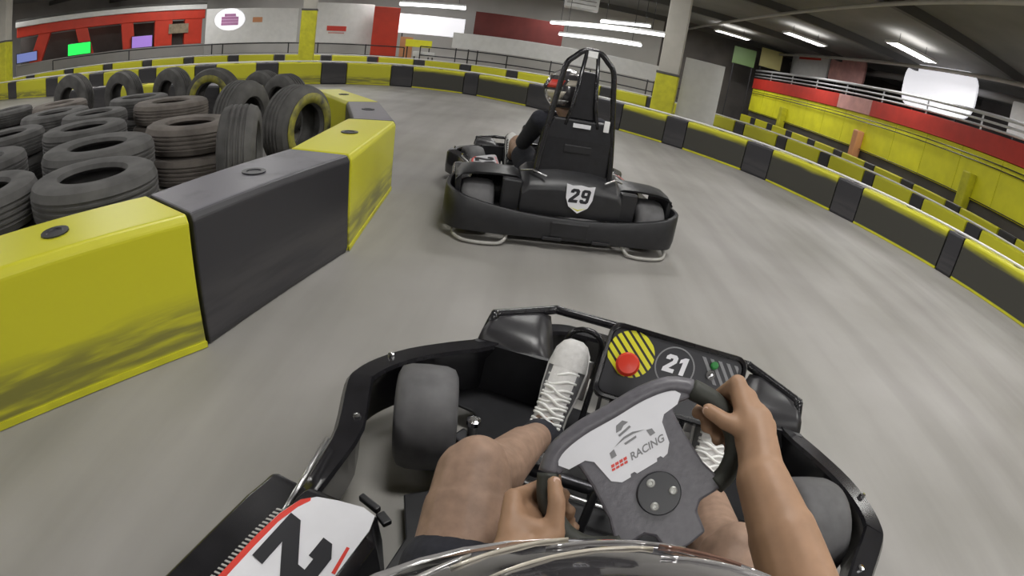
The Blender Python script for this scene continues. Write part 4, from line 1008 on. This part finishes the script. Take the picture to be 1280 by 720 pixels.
# light strips under the far ceiling
def strip(x0, y0, x1, y1, d0, d1, r, label, m='glow_tube'):
    a, b = atd(x0, y0, d0), atd(x1, y1, d1); zc = (a.z+b.z)/2; a.z = b.z = min(zc, CEIL-.3)
    t = thing('strip_light', label, 'strip light', (a.x, a.y, a.z)); d = b-a
    MB().tube([V((0, 0, 0)), d], r, 8).build('tube', m, t, True)
    MB().tube([V((0, 0, r*1.3)), d+V((0, 0, r*1.3))], r*.9, 6).build('housing', 'white_paint', t)
    for f in (.1, .9): MB().tube([d*f+V((0, 0, r)), d*f+V((0, 0, CEIL-a.z))], .01, 5).build('hanger', 'dark_steel', t)
strip(500, 6, 582, 9, 21, 20, .07, 'strip light hanging above the white lit screen')
strip(690, 22, 830, 52, 18.5, 15, .05, 'upper strip light left of the broad pale pillar')
strip(700, 38, 800, 62, 19.5, 17, .05, 'lower strip light left of the broad pale pillar')
strip(752, 24, 812, 36, 21, 19, .05, 'short strip light high up left of the broad pale pillar')
p, rz = facing(727, 20, 6)
vb = thing('air_unit', 'boxy white air unit under the far ceiling', 'air unit', (p.x, p.y, CEIL-.95), rz)
MB().box((0, 0, .4), (1.3, .8, .8)).build('housing', 'white_paint', vb, False, .03)
for k in range(4): MB().box((0, -.41, .15+k*.16), (1.1, .02, .03)).build('louver', 'grey_wall', vb)
for s in (-.5, .5): MB().tube([(s, 0, .8), (s, 0, .95)], .015, 6).build('hanger', 'dark_steel', vb)
# long guard rails behind the far rows
def rails(pts, zs, label, m='dark_steel', r=.025):
    t = thing('guard_rail', label, 'rail', pts[0]); o = V(pts[0]); P = [V(p)-o for p in pts]
    for z in zs: MB().tube([p+V((0, 0, z)) for p in P], r, 6).build('bar', m, t, True)
    for p in P: MB().tube([p, p+V((0, 0, zs[-1]))], r, 6).build('post', m, t)
rails([(-18.6, 13.3, 0), (-15.8, 15.2, 0), (-12, 16.6, 0), (-8.8, 18.2, 0), (-5.6, 19.6, 0)], (.55, .95), 'dark guard rail in front of the kiosk and the white boards')
rails([(-5.0, 19.8, 0), (-1.6, 20.0, 0), (1.6, 19.5, 0), (4.2, 18.2, 0), (5.6, 17.0, 0)], (.7, 1.05), 'dark guard rail in front of the long white hoarding')
# white cabinet at the head of the yellow wall
wc, ww, z0, z1 = board('white_cabinet', 848, 898, 76, 170, 14.2, 'white_paint', 'tall white cabinet between the broad pillar and the yellow wall', 'cabinet', .7, post=False)
MB().box((0, -.36, (z0+z1)/2), (ww*.9, .02, (z1-z0)*.94)).build('door', 'white_paint', wc, False, .005)
# ------------------------------------------------------------------ yellow wall with mezzanine on the right
MX, MY0, MY1 = 9.6, -2.0, 23.2
mez = thing('mezzanine', 'raised spectator deck faced with yellow panels and a red band', 'mezzanine', (MX, 0, 0))
py = MY0
npan = 0
while py < MY1-.1:
    MB().box((.06, py+1.4/2, 1.42), (.05, 1.385, 1.10)).build('yellow_panel', 'banner_yellow', mez, False, .006)
    py += 1.4
for k, (a, b) in enumerate(((MY0, 6.8), (6.82, 13.4), (13.42, 15.4), (15.42, MY1))):
    MB().box((.03, (a+b)/2, 2.22), (.09, b-a, .48)).build('red_band', 'poster_pink' if k == 2 else 'banner_red', mez, False, .006)
MB().box((2.6, (MY0+MY1)/2, 2.1), (5.2, MY1-MY0, .12)).build('deck', 'grey_wall', mez)
MB().box((.12, (MY0+MY1)/2, .435), (.06, MY1-MY0, .86)).build('lower_wall', 'dark_wall', mez)
for z in (1.84, 1.74, .9): MB().tube([(-.03, MY0, z), (-.03, MY1, z)], .014, 6).build('cable', 'ink_black', mez)
for z, r in ((2.56, .03), (2.70, .03), (2.86, .045)): MB().tube([(.02, MY0, z), (.02, MY1, z)], r, 8).build('hand_rail', 'rail_white', mez, True)
y = MY0+.3
while y < MY1:
    MB().tube([(.05, y, 2.4), (.05, y, 2.86)], .025, 8).build('rail_post', 'rail_white', mez); y += 2.1
for k, y in enumerate((-1.4, 3.2, 8.6, 13.6, 19.2)):
    MB().box((-.1, y, .72), (.28, .28, 1.44)).build('padded_post', 'yellow_paint' if k != 3 else 'orange_ink', mez, False, .04)
# blocks at the foot of the yellow wall
row3 = [V((9.12, 22.8, 0)), V((9.12, 14.0, 0)), V((9.12, 8, 0)), V((9.12, 5, 0)), V((9.12, 1, 0))]
row(spline(row3, 6), .1, 1.25, .5, .03, 'third wall below the yellow panels, from its far end', 'third track wall blocks', .64, th=.20)
# things on the deck and the walls behind
def wall_sign(name, xl, xr, yt, yb, X, m, label, cat, rnd=0):
    """flat sign on the deck plane x = X"""
    def hit(x, y): d = ray(x, y); return CAMP+d*(X/d.x)
    a, b = hit(xl, (yt+yb)/2), hit(xr, (yt+yb)/2); xc = (xl+xr)/2; z1, z0 = hit(xc, yt).z, hit(xc, yb).z
    wd = abs(a.y-b.y); t = thing(name, label, cat, (X, (a.y+b.y)/2, z0)); h = z1-z0
    F_ = frame((0, 0, h/2), (0, -1, 0), (0, 0, 1)); MB().prism(rrect(wd, h, min(wd, h)*rnd+.01), -.04, .04, F_).build('face', m, t)
    for s in (-.3, .3): MB().box((.05, s*wd, (2.16-z0)/2 if z0 > 2.16 else 0), (.05, .05, max(.05, z0-2.16))).build('stand', 'dark_steel', t)
    return t, wd, h
wall_sign('light_screen', 1128, 1222, 84, 142, 11.6, 'screen_white', 'big rounded white lit screen standing on the spectator deck', 'screen', .35)
ps, wd, h = wall_sign('poster_stand', 990, 1036, 68, 96, 11.6, 'white_paint', 'white poster with red top on the spectator deck', 'poster', .1)
MB().box((-.045, 0, h*.85), (.01, wd*.6, h*.2)).build('red_header', 'ink_red', ps)
wall_sign('poster_stand', 1037, 1082, 74, 104, 11.6, 'poster_pink', 'pink poster right of the white one on the spectator deck', 'poster', .2)
board('wall_poster', 950, 978, 62, 86, 25.4, 'poster_yellow', 'pale yellow poster at the far end behind the spectator deck', 'poster')
board('wall_poster', 916, 945, 60, 82, 25.0, 'poster_green', 'dark green poster left of the pale yellow one at the far end', 'poster')
wall_sign('poster_stand', 1262, 1300, 130, 175, 11.6, 'white_paint', 'white poster at the right picture edge on the spectator deck', 'poster', .05)
# ceiling pipes on the right
for k, (x, z, r, m) in enumerate(((6.2, CEIL-.3, .05, 'column_grey'), (10.6, CEIL-.34, .06, 'column_grey'), (12.2, CEIL-.4, .12, 'grey_wall'))):
    tag(MB().tube([(x, Y0+.1, z), (x, Y1-.1, z)], r, 8).build('ceiling_pipe', m, None, True), ['thin grey pipe under the ceiling over the outer lane', 'grey pipe under the ceiling above the spectator deck', 'thick grey duct under the ceiling at the right wall'][k], 'pipe')
